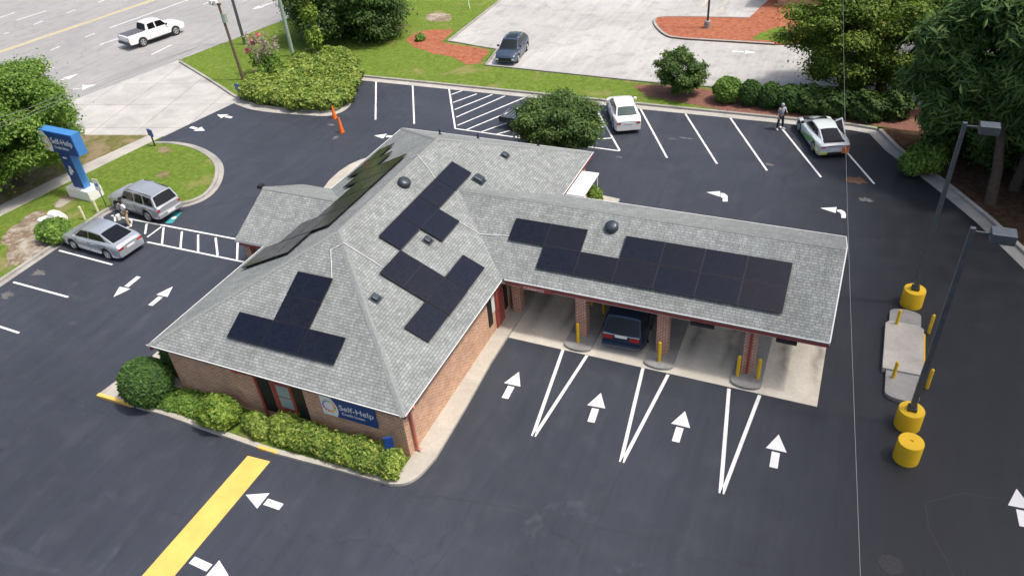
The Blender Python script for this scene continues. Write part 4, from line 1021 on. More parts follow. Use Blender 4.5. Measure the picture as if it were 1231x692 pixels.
    if sp.get('sunroof'): glass('sunroof',*sp['sunroof'],-.62,.62)
    # side windows
    def side(x,t,sg):
        zb_=lerp(Z[0],Z[4],(x-X[0])/(X[4]-X[0]));wb=lerp(Wd[0],Wd[4],(x-X[0])/(X[4]-X[0]))
        zt_=interp([(X[1],Z[1]),(X[2],Z[2]),(X[3],Z[3])],x);wt=interp([(X[1],Wd[1]),(X[2],Wd[2]),(X[3],Wd[3])],x)
        return Vector((x,sg*(lerp(wb,wt,t)+.012),lerp(zb_,zt_,t)))
    for (xb0,xt0,xt1,xb1) in sp['win']:
        for sg in(-1,1):
            if sp.get('open_door')==sg: continue
            q=MB();A=[]
            for t in(.10,.5,.88):
                for k in range(5):
                    x=lerp(lerp(xb0,xt0,t),lerp(xb1,xt1,t),k/4);A.append(side(x,t,sg))
            fs=[(i*5+k,i*5+k+1,(i+1)*5+k+1,(i+1)*5+k) for i in range(2) for k in range(4)]
            q.add(A,[f if sg<0 else f[::-1] for f in fs],gm);q.build('side_window',root)
    # wheels
    for xw in(xf,xr):
        for sg in(-1,1):
            q=MB();yo=sg*(hw-.015);yi=sg*(hw-.24)
            q.tube((xw,yi,r),(xw,yo-sg*.02,r),r,r,RUBBER,24);q.tube((xw,yo-sg*.02,r),(xw,yo,r),r,r*.93,RUBBER,24)
            wh=q.build('wheel',root,smooth=True)
            q=MB();q.tube((xw,yo,r),(xw,yo+sg*.004,r),r*.66,r*.66,DARKM,20)
            for k in range(5):
                t=2*PI*k/5+.3;M=Matrix.Translation((xw,yo+sg*.006,r))@Matrix.Rotation(t,4,'Y')
                q.box(-r*.11,r*.11,-.008,.008,0,r*.62,RIM,M)
            rg=[]
            for k in range(20):
                t=2*PI*k/20;rg.append((xw+r*.62*math.cos(t),yo+sg*.010,r+r*.62*math.sin(t)))
            q.path(rg+[rg[0]],r*.05,RIM,6);q.build('rim',wh)
    for sg in(-1,1):
        m0=sp.get('mirror')
        if m0:
            q=MB();q.box(m0-.07,m0+.07,sg*(hw-.06) if sg>0 else -hw-.14,(hw+.14) if sg>0 else -(hw-.06),Z[0]+.0,Z[0]+.16,sp.get('mirmat',pt));q.build('mirror',root,bevel=.03)
    ymax=hw*(1-sp.get('round',.13))-.005
    for nm,lst in (('taillight',sp.get('tail',[])),('headlight',sp.get('head',[]))):
        for (x0,x1,y0,y1,z0,z1) in lst:
            y1=min(y1,ymax);zt_=interp(top,-hl if nm=='taillight' else hl)-.05
            if nm=='taillight': x0=-hl-.018;x1=-hl+.05
            else: x0=hl-.05;x1=hl+.015
            if z1>zt_: z0-=z1-zt_;z1=zt_
            for sg in(-1,1):
                q=MB();q.box(x0,x1,min(sg*y0,sg*y1),max(sg*y0,sg*y1),z0,z1,TAIL if nm=='taillight' else LAMPC);q.build(nm,root,bevel=.02)
    for nm,(x0,x1,y0,y1,z0,z1),mt,*lb_ in sp.get('extra',[]):
        q=MB();q.box(x0,x1,y0,y1,z0,z1,mt);e=q.build(nm,root,bevel=.012)
    # door seams and handles
    for x in sp.get('seams',[]):
        for sg in(-1,1):
            q=MB();w=wx(x);zt=interp(top,x);zm=lerp(zb+.12,zt,.45)
            q.box(x-.006,x+.006,min(sg*(w-.01),sg*(w+.003)),max(sg*(w-.01),sg*(w+.003)),zb+.12,zt-.08,BLACK)
            q.build('door_seam',root)
    for x in sp.get('handles',[]):
        for sg in(-1,1):
            q=MB();w=wx(x)*.995;q.box(x-.09,x+.09,min(sg*(w-.02),sg*(w+.025)),max(sg*(w-.02),sg*(w+.025)),interp(top,x)-.19,interp(top,x)-.155,pt);q.build('door_handle',root,bevel=.008)
    if sp.get('rails'):
        for sg in(-1,1):
            q=MB();y=sg*(Wd[1]-.05);z=Z[1]+.06
            q.path([(X[1]+.05,y,z-.05),(X[1]+.2,y,z),(X[3]-.3,y,z),(X[3]-.12,y,z-.06)],.022,sp['rails'],6);q.build('roof_rail',root,smooth=True)
    return root
SILV=paint('paint_silver',(.52,.56,.60),.55,.3);SILV2=paint('paint_silver_tan',(.50,.52,.54),.55,.33);WPAINT=paint('paint_white',(.82,.82,.82));NAVY=paint('paint_navy',(.018,.036,.078),.4,.25);SLATE=paint('paint_slate',(.07,.10,.15),.5,.25);WSPORT=paint('paint_sport_white',(.60,.65,.66))
DGL=m_glass('tinted_glass',(.008,.009,.012),.08)
def mid(*pts):
    g_=[G(*p) for p in pts];return (sum(a for a,_ in g_)/len(g_),sum(b for _,b in g_)/len(g_))
# silver sedan, nose towards -x (kerb)
sed=dict(L=4.85,W=1.85,r=.34,xf=1.40,xr=-1.42,paint=SILV,top=[(-2.43,.86),(-2.3,.97),(-1.9,1.03),(-1.2,1.02),(0,.97),(1.2,.95),(1.9,.86),(2.3,.72),(2.43,.60)],
 gx=[-2.05,-.95,-.3,.55,1.35],gz=[1.02,1.40,1.46,1.42,.96],gw=[.74,.62,.63,.62,.80],win=[(-1.55,-1.0,-.15,-.12),(-.05,-.08,.45,1.05)],glass=DGL,mirror=.85,
 tail=[(-2.46,-2.22,.45,.88,.78,.90)],head=[(2.1,2.36,.52,.84,.60,.72)],extra=[('license_plate',(-2.44,-2.425,-.26,.26,.62,.74),WHITE)],seams=[-.1,-1.05,.95],handles=[-.45,.5])
vehicle('sedan',-24.72,8.1,PI-.06,'silver fastback sedan parked nose to the kerb below the off-roader','car',sed)
suv=dict(L=4.7,W=1.86,r=.37,xf=1.42,xr=-1.28,zb=.32,paint=SILV2,top=[(-2.35,1.0),(-2.25,1.06),(-1,1.08),(.8,1.08),(1.2,1.08),(2.1,1.0),(2.35,.85)],
 gx=[-2.25,-1.98,-.5,.45,1.05],gz=[1.06,1.66,1.73,1.68,1.07],gw=[.83,.68,.70,.68,.84],win=[(-2.05,-1.85,-1.22,-1.3),(-1.15,-1.1,-.42,-.45),(-.32,-.3,.38,.85)],glass=DGL,mirror=.8,mirmat=BLACK,
 tail=[(-2.38,-2.15,.66,.92,.90,1.06)],head=[(2.2,2.37,.5,.85,.72,.88)],extra=[('bumper',(-2.42,-2.30,-.88,.88,.42,.66),SILV2),('license_plate',(-2.44,-2.422,-.28,.28,.50,.64),WHITE),('cladding',(-.9,1.0,-.945,.945,.34,.46),POLE)],seams=[-.38,.85,-1.2],handles=[-.85,-.05],rails=BLACK)
vehicle('off_roader',-25.35,12.05,PI-.12,'silver boxy off-roader with roof rails parked in the accessible space','car',suv)
wsed=dict(L=4.65,W=1.78,r=.33,xf=1.38,xr=-1.33,paint=WPAINT,top=[(-2.33,.90),(-2.2,1.0),(-1.7,1.04),(-.9,.99),(1.0,.95),(1.8,.86),(2.2,.74),(2.33,.62)],
 gx=[-1.72,-1.02,-.3,.5,1.3],gz=[1.03,1.40,1.45,1.42,.96],gw=[.74,.60,.62,.61,.78],win=[(-1.35,-1.0,-.2,-.2),(-.1,-.1,.42,.98)],mirror=.8,glass=m_glass('sedan_glass',(.06,.09,.09),.1),
 tail=[(-2.36,-2.14,.50,.85,.80,.92)],head=[(2.05,2.26,.5,.8,.62,.74)],extra=[('license_plate',(-2.34,-2.325,-.26,.26,.72,.84),WHITE)],seams=[-.15,.9,-1.0],handles=[-.45,.5])
c=mid((745,161),(770,158),(730,131),(757,126))
vehicle('sedan',-1.2,31.35,math.atan2(4.3,-2.05),'white sedan parked in the far row beside the dense tree','car',wsed)
hat=dict(L=4.3,W=1.8,r=.34,xf=1.32,xr=-1.3,paint=SLATE,top=[(-2.15,.95),(-2.05,1.05),(-1,1.04),(.9,.98),(1.6,.92),(2.05,.76),(2.15,.62)],
 gx=[-2.0,-1.45,-.4,.35,1.15],gz=[1.05,1.50,1.58,1.53,.99],gw=[.78,.62,.66,.65,.80],win=[(-1.75,-1.4,-.42,-.45),(-.3,-.3,.28,.85)],mirror=.75,sunroof=(1.6,2.8),rails=RIM,
 tail=[(-2.18,-1.95,.5,.86,.85,.98)],head=[(1.85,2.1,.55,.86,.66,.80)],extra=[('grille',(2.13,2.17,-.55,.55,.36,.62),BLACK)],seams=[-.35,.75],handles=[-.6,.4])
vehicle('hatchback',*mid((596,74),(622,79),(637,62),(612,56)),math.atan2(G(609,78)[1]-G(625,58)[1],G(609,78)[0]-G(625,58)[0]),'slate blue hatchback facing the grass strip in the neighbouring lot','car',hat)
van=dict(L=5.1,W=1.98,r=.35,xf=1.55,xr=-1.4,zb=.26,paint=NAVY,top=[(-2.55,1.0),(-2.48,1.06),(-1,1.08),(1.2,1.06),(1.9,1.0),(2.4,.85),(2.55,.7)],
 rc=.94,rw=(.03,.9),round=.2,gx=[-2.50,-2.02,-.5,.9,1.75],gz=[1.06,1.62,1.74,1.66,1.05],gw=[.84,.70,.76,.74,.86],win=[(-2.25,-2.0,-1.15,-1.2),(-1.05,-1.05,.1,.1),(.2,.2,.85,1.4)],mirror=1.25,
 tail=[(-2.60,-2.42,.38,.93,.98,1.17)],head=[(2.3,2.5,.5,.85,.75,.9)],extra=[('license_plate',(-2.575,-2.555,-.27,.27,.88,1.03),WHITE),('bumper',(-2.60,-2.45,-.84,.84,.36,.58),NAVY),('tailgate_trim',(-2.575,-2.50,-.80,.80,1.0,1.03),SILV)],seams=[-.9,.2,1.3],handles=[-.7,.6])
vehicle('minivan',5.42,11.15,PI/2+.03,'dark blue minivan waiting in the second drive-through lane','van',van)
pk=dict(L=5.85,W=2.02,r=.41,xf=1.85,xr=-1.65,zb=.45,round=.09,paint=WPAINT,top=[(-2.92,1.20),(-2.8,1.26),(-.95,1.26),(-.9,1.24),(1.1,1.22),(1.5,1.22),(2.6,1.12),(2.92,.95)],
 gx=[-.98,-.80,.0,.75,1.5],gz=[1.24,1.84,1.90,1.85,1.22],gw=[.88,.72,.74,.73,.88],win=[(-.72,-.65,.0,.02),(.14,.12,.72,1.2)],mirror=1.1,mirmat=BLACK,glass=DGL,
 tail=[(-2.97,-2.78,.80,.99,.86,1.16)],head=[(2.7,2.9,.6,.95,.85,1.02)],extra=[('bumper',(-3.05,-2.9,-.95,.95,.50,.72),DARKM),('bed_cover',(-2.82,-1.08,-.80,.80,1.262,1.315),simple('tonneau_vinyl',(.10,.10,.12),.6)),('step_bar',(-.9,1.2,-1.06,1.06,.40,.46),DARKM)],seams=[.08,1.15,-.8],handles=[-.5,.35])
vehicle('pickup_truck',*mid((163,59),(205,45),(190,40)),math.atan2(rd.y,rd.x),'white crew-cab pickup with dark bed cover driving on the street','truck',pk)
sport=dict(L=4.69,W=1.94,r=.34,xf=1.45,xr=-1.35,zb=.2,round=.12,paint=WSPORT,top=[(-2.34,.80),(-2.2,.90),(-1.6,.93),(-.9,.88),(1.0,.80),(1.6,.84),(2.1,.68),(2.34,.50)],
 gx=[-2.0,-.85,-.2,.35,1.45],gz=[.90,1.22,1.29,1.25,.80],gw=[.66,.56,.60,.60,.74],win=[(-1.2,-.7,.28,1.0)],mirror=.75,mirmat=BLACK,glass=DGL,open_door=-1,rw=(.05,.97),
 tail=[(-2.37,-2.16,.55,.90,.74,.80)],head=[(2.0,2.2,.6,.85,.58,.68)],extra=[('rear_diffuser',(-2.36,-2.30,-.7,.7,.22,.40),BLACK),('tail_band',(-2.36,-2.2,-.82,.82,.765,.80),BLACK),('engine_cover',(-2.15,-1.75,-.6,.6,.935,.955),BLACK),('cowl',(1.25,1.75,-.72,.72,.845,.862),BLACK),('license_plate',(-2.375,-2.362,-.24,.24,.50,.62),WHITE)],seams=[-.75])
A=Vector(G(1002,190));B=Vector(G(970,157));dd=(B-A)
sc=vehicle('sports_car',11.45,31.35,math.atan2(4.1,-1.75),'white and green low sports car with its right door swung up','car',sport)
# livery panels: green swoosh and yellow tail on each flank (vinyl wrap)
LG=paint('wrap_green',(.14,.45,.06));LY=paint('wrap_lime',(.55,.62,.06));LO=paint('wrap_orange',(.75,.20,.03))
for sg in(1,-1):
    q=MB();P_=[(1.0,.30),(.2,.52),(-.5,.68),(-1.0,.82),(-1.9,.86),(-1.75,.77),(-1.05,.70),(-.92,.56),(-.5,.36),(.3,.27)]
    q.quad([(x,sg*.985,z) for x,z in (P_ if sg<0 else P_[::-1])],LG);q.build('green_wrap',sc)
    q=MB();P_=[(-1.72,.34),(-1.74,.60),(-2.0,.80),(-2.24,.70),(-2.26,.30)]
    q.quad([(x,sg*(.985 if x>-1.9 else .962 if x>-2.1 else .898),z) for x,z in (P_ if sg<0 else P_[::-1])],LY if sg>0 else LO);q.build('bumper_wrap',sc)
q=MB();q.box(-2.372,-2.345,-.82,-.42,.30,.72,LO);q.build('orange_wrap',sc,bevel=.01)
q=MB();q.box(-2.372,-2.345,.42,.82,.28,.42,LY);q.build('lime_wrap',sc,bevel=.01)
Md=Matrix.Translation((.75,-.90,.95))@Matrix.Rotation(math.radians(-38),4,'Y')@Matrix.Rotation(math.radians(48),4,'X')@Matrix.Diagonal((1.15,1.3,1.25,1))
q=MB();q.box(-1.25,.0,-.045,.0,-.30,.42,WSPORT,Md);q.box(-1.2,-.1,-.0,.03,-.26,.38,BLACK,Md);dr=q.build('raised_door',sc,bevel=.02);dr['label']='right door swung up and open'
q=MB();q.box(-1.05,-.1,-.052,-.046,.05,.36,DGL,Md);q.build('door_glass',dr)
q=MB();q.box(-.85,.35,-.975,-.93,.26,.84,BLACK);q.build('door_opening',sc)
# trailer half hidden by the tree
tr=empty('utility_trailer',(-7.75,28.65,.0),-.1,'dark slatted trailer half hidden by the dense round tree','trailer')
q=MB();q.box(-1.1,1.1,-.75,.75,.48,.56,DARKM)
for sx in(-1,1): q.box(sx*.72-.02,sx*.72+.02,-.0,.0,.5,.5,DARKM)
for y in(-.75,.70): q.box(-1.1,1.1,y,y+.05,.56,.86,DARKM)
q.build('bed',tr)
q=MB()
for k in range(9): q.box(-1.06+k*.24,-.96+k*.24,-.68,.68,.80,.86,simple('slat_grey',(.12,.14,.17),.5))
q.build('slat_deck',tr)
for y in(-.86,.80):
    q=MB();q.tube((-.1,y,.3),(-.1,y+.14,.3),.3,.3,RUBBER,18);q.build('wheel',tr)
# ------------------------------------------------------------------ PEOPLE
def person(loc,rz,label,shirt,pants,skin,hair,pose):
    root=empty('person',(loc[0],loc[1],loc[2]),rz,label,'person')
    J=dict(pelvis=(0,0,.95),waist=(0,0,1.08),chest=(.02,0,1.30),neck=(.02,0,1.48),head=(.04,0,1.60),crown=(.04,0,1.70))
    for sg,nm in((1,'l'),(-1,'r')):
        J['sh'+nm]=(.02,sg*.19,1.43);J['el'+nm]=(.0,sg*.25,1.15);J['wr'+nm]=(.10,sg*.24,.90);J['pa'+nm]=(.13,sg*.235,.82)
        J['hi'+nm]=(0,sg*.10,.90);J['kn'+nm]=(.03,sg*.11,.50);J['an'+nm]=(0,sg*.11,.09);J['to'+nm]=(.17,sg*.13,.04)
    J.update(pose)
    def skel(nodes,edges,name,mat,sub=1):
        keys=list(nodes);me=bpy.data.meshes.new(name)
        me.from_pydata([nodes[k][0] for k in keys],[(keys.index(a),keys.index(b)) for a,b in edges],[])
        me.materials.append(mat);o=bpy.data.objects.new(name,me);COL.objects.link(o);o.parent=root
        md=o.modifiers.new('skin','SKIN');md.use_smooth_shade=True
        for i,k in enumerate(keys):
            sv=me.skin_vertices[0].data[i];rr=nodes[k][1];sv.radius=rr if isinstance(rr,tuple) else (rr,rr)
            sv.use_root=(i==0)
        s2=o.modifiers.new('sub','SUBSURF');s2.levels=sub;s2.render_levels=sub
        return o
    N={'pelvis':(J['pelvis'],(.12,.10)),'waist':(J['waist'],(.115,.09)),'chest':(J['chest'],(.15,.10)),'neck':(J['neck'],.055),'head':(J['head'],(.075,.09)),'crown':(J['crown'],(.07,.08))}
    E_=[('pelvis','waist'),('waist','chest'),('chest','neck'),('neck','head'),('head','crown')]
    for nm in 'lr':
        for k,rr in(('sh',.06),('el',.042),('wr',.028),('pa',(.022,.04)),('hi',.095),('kn',.058),('an',.042),('to',.04)): N[k+nm]=(J[k+nm],rr)
        E_+=[('chest','sh'+nm),('sh'+nm,'el'+nm),('el'+nm,'wr'+nm),('wr'+nm,'pa'+nm),('pelvis','hi'+nm),('hi'+nm,'kn'+nm),('kn'+nm,'an'+nm),('an'+nm,'to'+nm)]
        p=Vector(J['pa'+nm]);w_=Vector(J['wr'+nm]);dv=(p-w_).normalized();sd=dv.cross(Vector((0,1,0)));sd=sd.normalized() if sd.length>.1 else Vector((1,0,0))
        for i,(off,ln) in enumerate(((-.032,.068),(-.011,.08),(.011,.076),(.032,.058))):
            a=p+sd*off+dv*.03;b=a+dv*ln*.55;c_=b+dv*ln*.45+Vector((.012,0,0))
            N['f%d%s'%(i,nm)]=(tuple(a),.009);N['g%d%s'%(i,nm)]=(tuple(b),.0085);N['h%d%s'%(i,nm)]=(tuple(c_),.007)
            E_+=[('pa'+nm,'f%d%s'%(i,nm)),('f%d%s'%(i,nm),'g%d%s'%(i,nm)),('g%d%s'%(i,nm),'h%d%s'%(i,nm))]
        a=p-dv*.02+sd*.045;b=a+sd*.03+dv*.03;N['t0'+nm]=(tuple(a),.011);N['t1'+nm]=(tuple(b),.009);E_+=[('pa'+nm,'t0'+nm),('t0'+nm,'t1'+nm)]
    body=skel(N,E_,'body',skin)
    H=Vector(J['head'])
    q=MB();q.lathe((H.x-.01,H.y,H.z+.03),[(.098,-.03),(.102,.03),(.095,.08),(.07,.12),(.02,.135)],hair,16);q.build('hair',root,smooth=True)
    q=MB()
    for sg in(-1,1): q.tube((H.x+.078,H.y+sg*.032,H.z+.01),(H.x+.09,H.y+sg*.032,H.z+.01),.012,.010,BLACK,8)
    q.tube((H.x+.085,H.y,H.z-.005),(H.x+.105,H.y,H.z-.03),.010,.016,skin,8);q.box(H.x+.07,H.x+.085,H.y-.025,H.y+.025,H.z-.062,H.z-.052,TAIL);q.build('face',root)
    Ns={'waist':(tuple(Vector(J['waist'])+Vector((0,0,-.1))),(.15,.125)),'chest':(J['chest'],(.175,.125)),'col':(tuple(Vector(J['neck'])+Vector((0,0,-.04))),.085)}
    Es=[('waist','chest'),('chest','col')]
    for nm in'lr':
        mid_=tuple(Vector(J['sh'+nm]).lerp(Vector(J['el'+nm]),.75));Ns['sh'+nm]=(J['sh'+nm],.082);Ns['sl'+nm]=(mid_,.068);Es+=[('chest','sh'+nm),('sh'+nm,'sl'+nm)]
    skel(Ns,Es,'shirt',shirt)
    Np={'pelvis':(J['pelvis'],(.15,.125))};Ep=[]
    for nm in'lr':
        Np['hi'+nm]=(J['hi'+nm],.11);Np['kn'+nm]=(J['kn'+nm],.08);Np['an'+nm]=(tuple(Vector(J['an'+nm])+Vector((0,0,.03))),.065);Ep+=[('pelvis','hi'+nm),('hi'+nm,'kn'+nm),('kn'+nm,'an'+nm)]
    skel(Np,Ep,'trousers',pants)
    for nm in'lr':
        a=Vector(J['an'+nm]);t=Vector(J['to'+nm]);d=(t-a);d.z=0;an=math.atan2(d.y,d.x)
        M=Matrix.Translation((a.x,a.y,0))@Matrix.Rotation(an,4,'Z')
        q=MB();q.box(-.08,.22,-.055,.055,0,.09,simple('shoe',(.55,.55,.53),.6),M);q.build('shoe',root,bevel=.03)
    return root
SK1=simple('skin_dark',(.10,.055,.035),.55);SK2=simple('skin_light',(.45,.28,.2),.55);HB=simple('hair_black',(.012,.01,.009),.7)
p1=person((-25.05,10.3,0),-1.7,'person in white T-shirt and khaki trousers between the two silver cars, holding a white bag',simple('shirt_white',(.78,.78,.78),.8),simple('khaki',(.50,.40,.27),.85),SK1,HB,
 dict(kn_dummy=(0,0,0)) and {'knl':(.12,.11,.50),'anl':(.14,.12,.09),'tol':(.31,.13,.04),'anr':(-.16,-.11,.09),'tor':(.0,-.13,.04),'knr':(-.02,-.11,.50),'ell':(.04,.30,1.16),'wrl':(.20,.33,.98),'pal':(.25,.33,.92)})
bg=MB();bg.box(-.09,.09,-.14,.14,-.38,.0,WHITE);tag(bg.build('plastic_bag',bevel=.04,loc=(-25.43,10.08,.84)),'white plastic bag in the hand of the person in khaki trousers','bag')
p2=person((8.85,32.4,0),-.9,'person in grey-blue shirt and dark trousers standing by the far kerb',simple('shirt_blue',(.33,.38,.48),.8),simple('dark_denim',(.02,.025,.04),.85),SK2,simple('cap_grey',(.4,.4,.42),.8),
 {'anl':(.02,.20,.09),'tol':(.18,.24,.04),'knl':(.03,.16,.5),'anr':(.0,-.20,.09),'tor':(.16,-.24,.04),'knr':(.03,-.16,.5),'ell':(.08,.29,1.2),'wrl':(.30,.2,1.2),'pal':(.37,.17,1.22)})
# ------------------------------------------------------------------ PLANTS
def shrub(name,blobs,n,size,mat,label,cat='bush',seed=1,shell=.8,clump=.6,group=None,core=True,z0=.1,aspect=1.5):
    cx=sum(b[0] for b in blobs)/len(blobs);cy=sum(b[1] for b in blobs)/len(blobs)
    root=empty(name,(cx,cy,z0),0,label,cat,group)
    B=[(b[0]-cx,b[1]-cy,b[2],b[3],b[4],b[5]) for b in blobs]
    leaves('foliage',B,n,size,mat,root,seed,shell,aspect,.3,clump=clump)
    q=MB()
    for k,b in enumerate(B):
        prof=[]
        bm=bmesh.new();bmesh.ops.create_icosphere(bm,subdivisions=2,radius=.8)
        vs=[(b[0]+v.co.x*b[3],b[1]+v.co.y*b[4],max(-.05,b[2]+v.co.z*b[5])) for v in bm.verts];fs=[[v.index for v in f.verts] for f in bm.faces];bm.free()
        if core: q.add(vs,fs,mat)
    if core: q.build('inner_growth',root)
    q=MB()
    for b in B: q.tube((b[0],b[1],-.1),(b[0]*.95,b[1]*.95,b[2]),.05,.03,BARK,6)
    q.build('stem',root)
    return root
def gz(u,v,z): g_=G(u,v,z);return g_
a=gz(175,458,1.05);shrub('round_bush',[(a[0],a[1],.92,1.05,1.0,1.03)],14000,.10,L_BOX,'large clipped dark green ball bush at the left front corner',seed=2,shell=.93,clump=.12)
shrub('round_bush',[(-12.35,1.2,1.1,.62,.7,1.2)],5000,.10,L_BOX,'dark upright bush squeezed between the ball bush and brick wall',seed=3,shell=.9,clump=.3)
shrub('ground_cover',[(-10.9,-.35,.15,.9,.6,.35),(-10.1,-.6,.15,.9,.4,.3),(-11.6,-.7,.15,.8,.35,.3),(-9.7,0,.2,.7,.3,.35)],9000,.09,L_TREE,'low spreading green plants between the ball bush and the yellow-green bush','plant',4,.7,.6)
a=gz(263,497,.6);shrub('shrub',[(a[0],a[1],.62,.85,.68,.68),(a[0]+.4,a[1]+.1,.6,.55,.5,.55),(a[0]-.5,a[1]-.1,.45,.5,.5,.5)],8000,.11,L_LIME,'yellow-green rounded shrub left of the front window',seed=5,shell=.8)
shrub('shrub',[(-7.0,-.5,.35,.55,.45,.45),(-6.55,-.75,.3,.4,.35,.4)],3000,.10,L_HEDGE,'small low shrub below the left shutter',seed=6,shell=.7)
hb=[];r=random.Random(5)
for i in range(15):
    x=-5.75+i*.37;yy=-.42-.02*i*0
    hb.append((x+r.uniform(-.1,.1),-.36+r.uniform(-.12,.06),.42+r.uniform(-.10,.10),.46,.52,.42+r.uniform(0,.14)));hb.append((x+r.uniform(-.1,.1),-.72+r.uniform(-.06,.06),  .30+r.uniform(-.06,.08),.42,.33,.36))
shrub('hedge',hb,34000,.085,L_HEDGE,'long bright green clipped hedge under the wall sign','hedge',7,.72,1.0)
shrub('shrub',[(.9,18.9,.9,.42,.6,.9),(.95,17.8,.5,.35,.5,.55)],3500,.12,L_LIME,'leafy shrub under the white rear awning',seed=8,z0=.1)
c=gz(65,277,.6);shrub('shrub',[(c[0],c[1],.55,.95,.9,.62),(c[0]+.5,c[1]-.3,.45,.5,.5,.45)],6500,.13,L_TREE,'dark leafy bush in front of the white blocks',seed=9,shell=.7)
# hedge island
ph=[(305,108),(322,112),(340,114),(358,118),(376,119),(393,118),(407,112),(412,100),(398,103),(380,107),(362,106),(344,104),(326,103),(310,99)]
hb=[(*G(u,v,.7),.62+r.uniform(-.08,.1),1.25,1.1,.72) for u,v in ph]
shrub('hedge',hb,42000,.16,L_HEDGE,'broad clipped hedge mass at the driveway corner','hedge',11,.8,.5,z0=.08)
ph=[(345,92),(352,84),(362,76),(376,70),(392,68),(406,70),(416,78),(419,90),(402,80),(385,78),(408,88),(374,88),(362,88),(385,92)]
hb=[(*G(u,v,.75),.7+r.uniform(-.08,.1),1.2,1.1,.75) for u,v in ph]
shrub('hedge',hb,30000,.16,L_HEDGE,'rear clipped hedge around the vine-covered pole','hedge',12,.8,.5,z0=.08)
# crape myrtle with pink blossom
c=G(322,92);o=empty('flowering_tree',(c[0],c[1],.1),0,'thin grey-stemmed small tree with a few pink blossoms','tree')
q=MB();r=random.Random(8);tips=[]
for k in range(26):
    a=r.uniform(0,6.28);e=r.uniform(.3,1.7);h_=r.uniform(1.8,3.4);q.path([(0,0,0),(e*.35*math.cos(a),e*.35*math.sin(a),h_*.5),(e*math.cos(a),e*math.sin(a),h_)],[.05,.03,.008],PALE,6);tips.append((e*math.cos(a),e*math.sin(a),h_,.3,.3,.35))
q.build('trunk',o,smooth=True)
leaves('crown',tips,1300,.09,L_GREY,o,3,.1);leaves('leaves',[(t[0]*.8,t[1]*.8,t[2]*.5,.5,.5,.5) for t in tips],2000,.13,L_TREE,o,6,.1)
leaves('blossom',[(-.9,.3,2.7,.4,.4,.3),(-1.2,-.2,2.1,.35,.35,.25),(-.5,.7,3.1,.3,.3,.2)],220,.12,L_PINK,o,4,.1)
c=G(506,50);shrub('shrub',[(c[0],c[1],.25,.45,.45,.35)],900,.11,L_TREE,'small sprig of a bush in the red mulch bed',seed=44,core=False)
# trees
c=G(-14,146,4.6);tree('broadleaf_tree',(c[0]-.2,c[1]),(c[0],c[1],4.6),(5.3,5.5,4.6),170,190000,.115,L_TREE,'large bright green tree over the sidewalk at the left edge',seed=21,trunk_r=.3,br=.155)
tree('evergreen_tree',G(440,30),(*G(440,5,3.0),3.2),(3.9,3.9,3.1),50,60000,.15,L_DARK,'dark dense tree at the top of the lawn, rightmost of its clump',seed=22,trunk_r=.25,group='dark trees on the upper lawn')
tree('evergreen_tree',G(385,32),(*G(388,4,3.2),3.4),(3.4,3.4,3.2),50,52000,.15,L_DARK,'dark dense tree behind the vine-covered pole, leftmost of its clump',seed=23,trunk_r=.25,group='dark trees on the upper lawn')
tree('evergreen_tree',G(415,0),(*G(415,-25,4.0),4.2),(4.6,4.2,4.0),50,52000,.16,L_DARK,'tall dark tree at the back of the upper lawn clump',seed=24,trunk_r=.3,group='dark trees on the upper lawn')
a=G(820,110);c=G(818,86,1.8);tree('small_tree',(a[0],a[1]),(c[0],c[1],1.85),(2.0,1.8,1.7),60,32000,.10,L_DENSE,'small airy tree on the planting strip left of the ball shrubs',seed=25,trunk_r=.09,br=.2,shell=.2)
c=G(671,152,2.0);tree('dense_tree',(c[0],c[1]),(c[0],c[1],2.15),(2.85,2.5,2.05),90,80000,.10,L_DENSE,'dense dark rounded tree rising behind the bank roof',seed=26,trunk_r=.16,br=.21)
for (u,v),R_,l in (((875,109),.95,'first ball shrub from the small airy tree'),((902,113),.74,'second ball shrub in the row'),((926,116),.76,'third ball shrub in the row'),((950,119),.9,'fourth ball shrub, partly under the oak')):
    c=G(u,v,.85);shrub('ball_shrub',[(c[0],c[1],.82,R_,R_*.95,.86)],6000,.12,L_BOX if u>880 else L_TREE,'clipped green ball, '+l,'bush',int(u),.88,.25,group='ball shrubs on the planting strip')
for (u,v),R_,l in (((975,122),1.25,'leftmost'),((1003,126),1.35,'second'),((1040,130),1.2,'third'),((1075,128),1.1,'rightmost')):
    c=G(u,v,.8);shrub('understory_shrub',[(c[0],c[1],.8,R_,.9,1.0)],5500,.17,L_DARK,'loose dark shrub in the shade under the oak, %s of four'%l,'bush',int(u),.5,1,core=False,group='shrubs under the oak')
tree('oak_tree',(14.5,37.9),(13.6,38.9,4.3),(6.7,4.6,4.2),150,150000,.115,L_OAK,'big spreading oak with forked trunk at the far right corner of the lot',seed=31,trunk_r=.36,br=.15,shell=.2,limbs=22)
tree('oak_tree',(22.5,45),(20.5,45.5,6.0),(6.4,6.0,4.8),110,110000,.14,L_OAK,'second oak behind, at the top right of the view',seed=32,trunk_r=.3,br=.17,shell=.2,limbs=14)
tree('pine_tree',(20.4,26.0),(19.2,30.0,6.3),(4.4,4.0,4.9),130,130000,.12,L_PINE,'dark pine whose trunk stands nearest the right kerb',seed=33,trunk_r=.26,br=.17,shell=.1,aspect=5,limbs=14)
tree('pine_tree',(21.6,27.8),(22.8,29.0,6.6),(4.4,4.4,5.2),100,100000,.13,L_PINE,'dark pine just behind the kerbside pine trunk',seed=34,trunk_r=.24,br=.17,shell=.1,aspect=5,limbs=12)
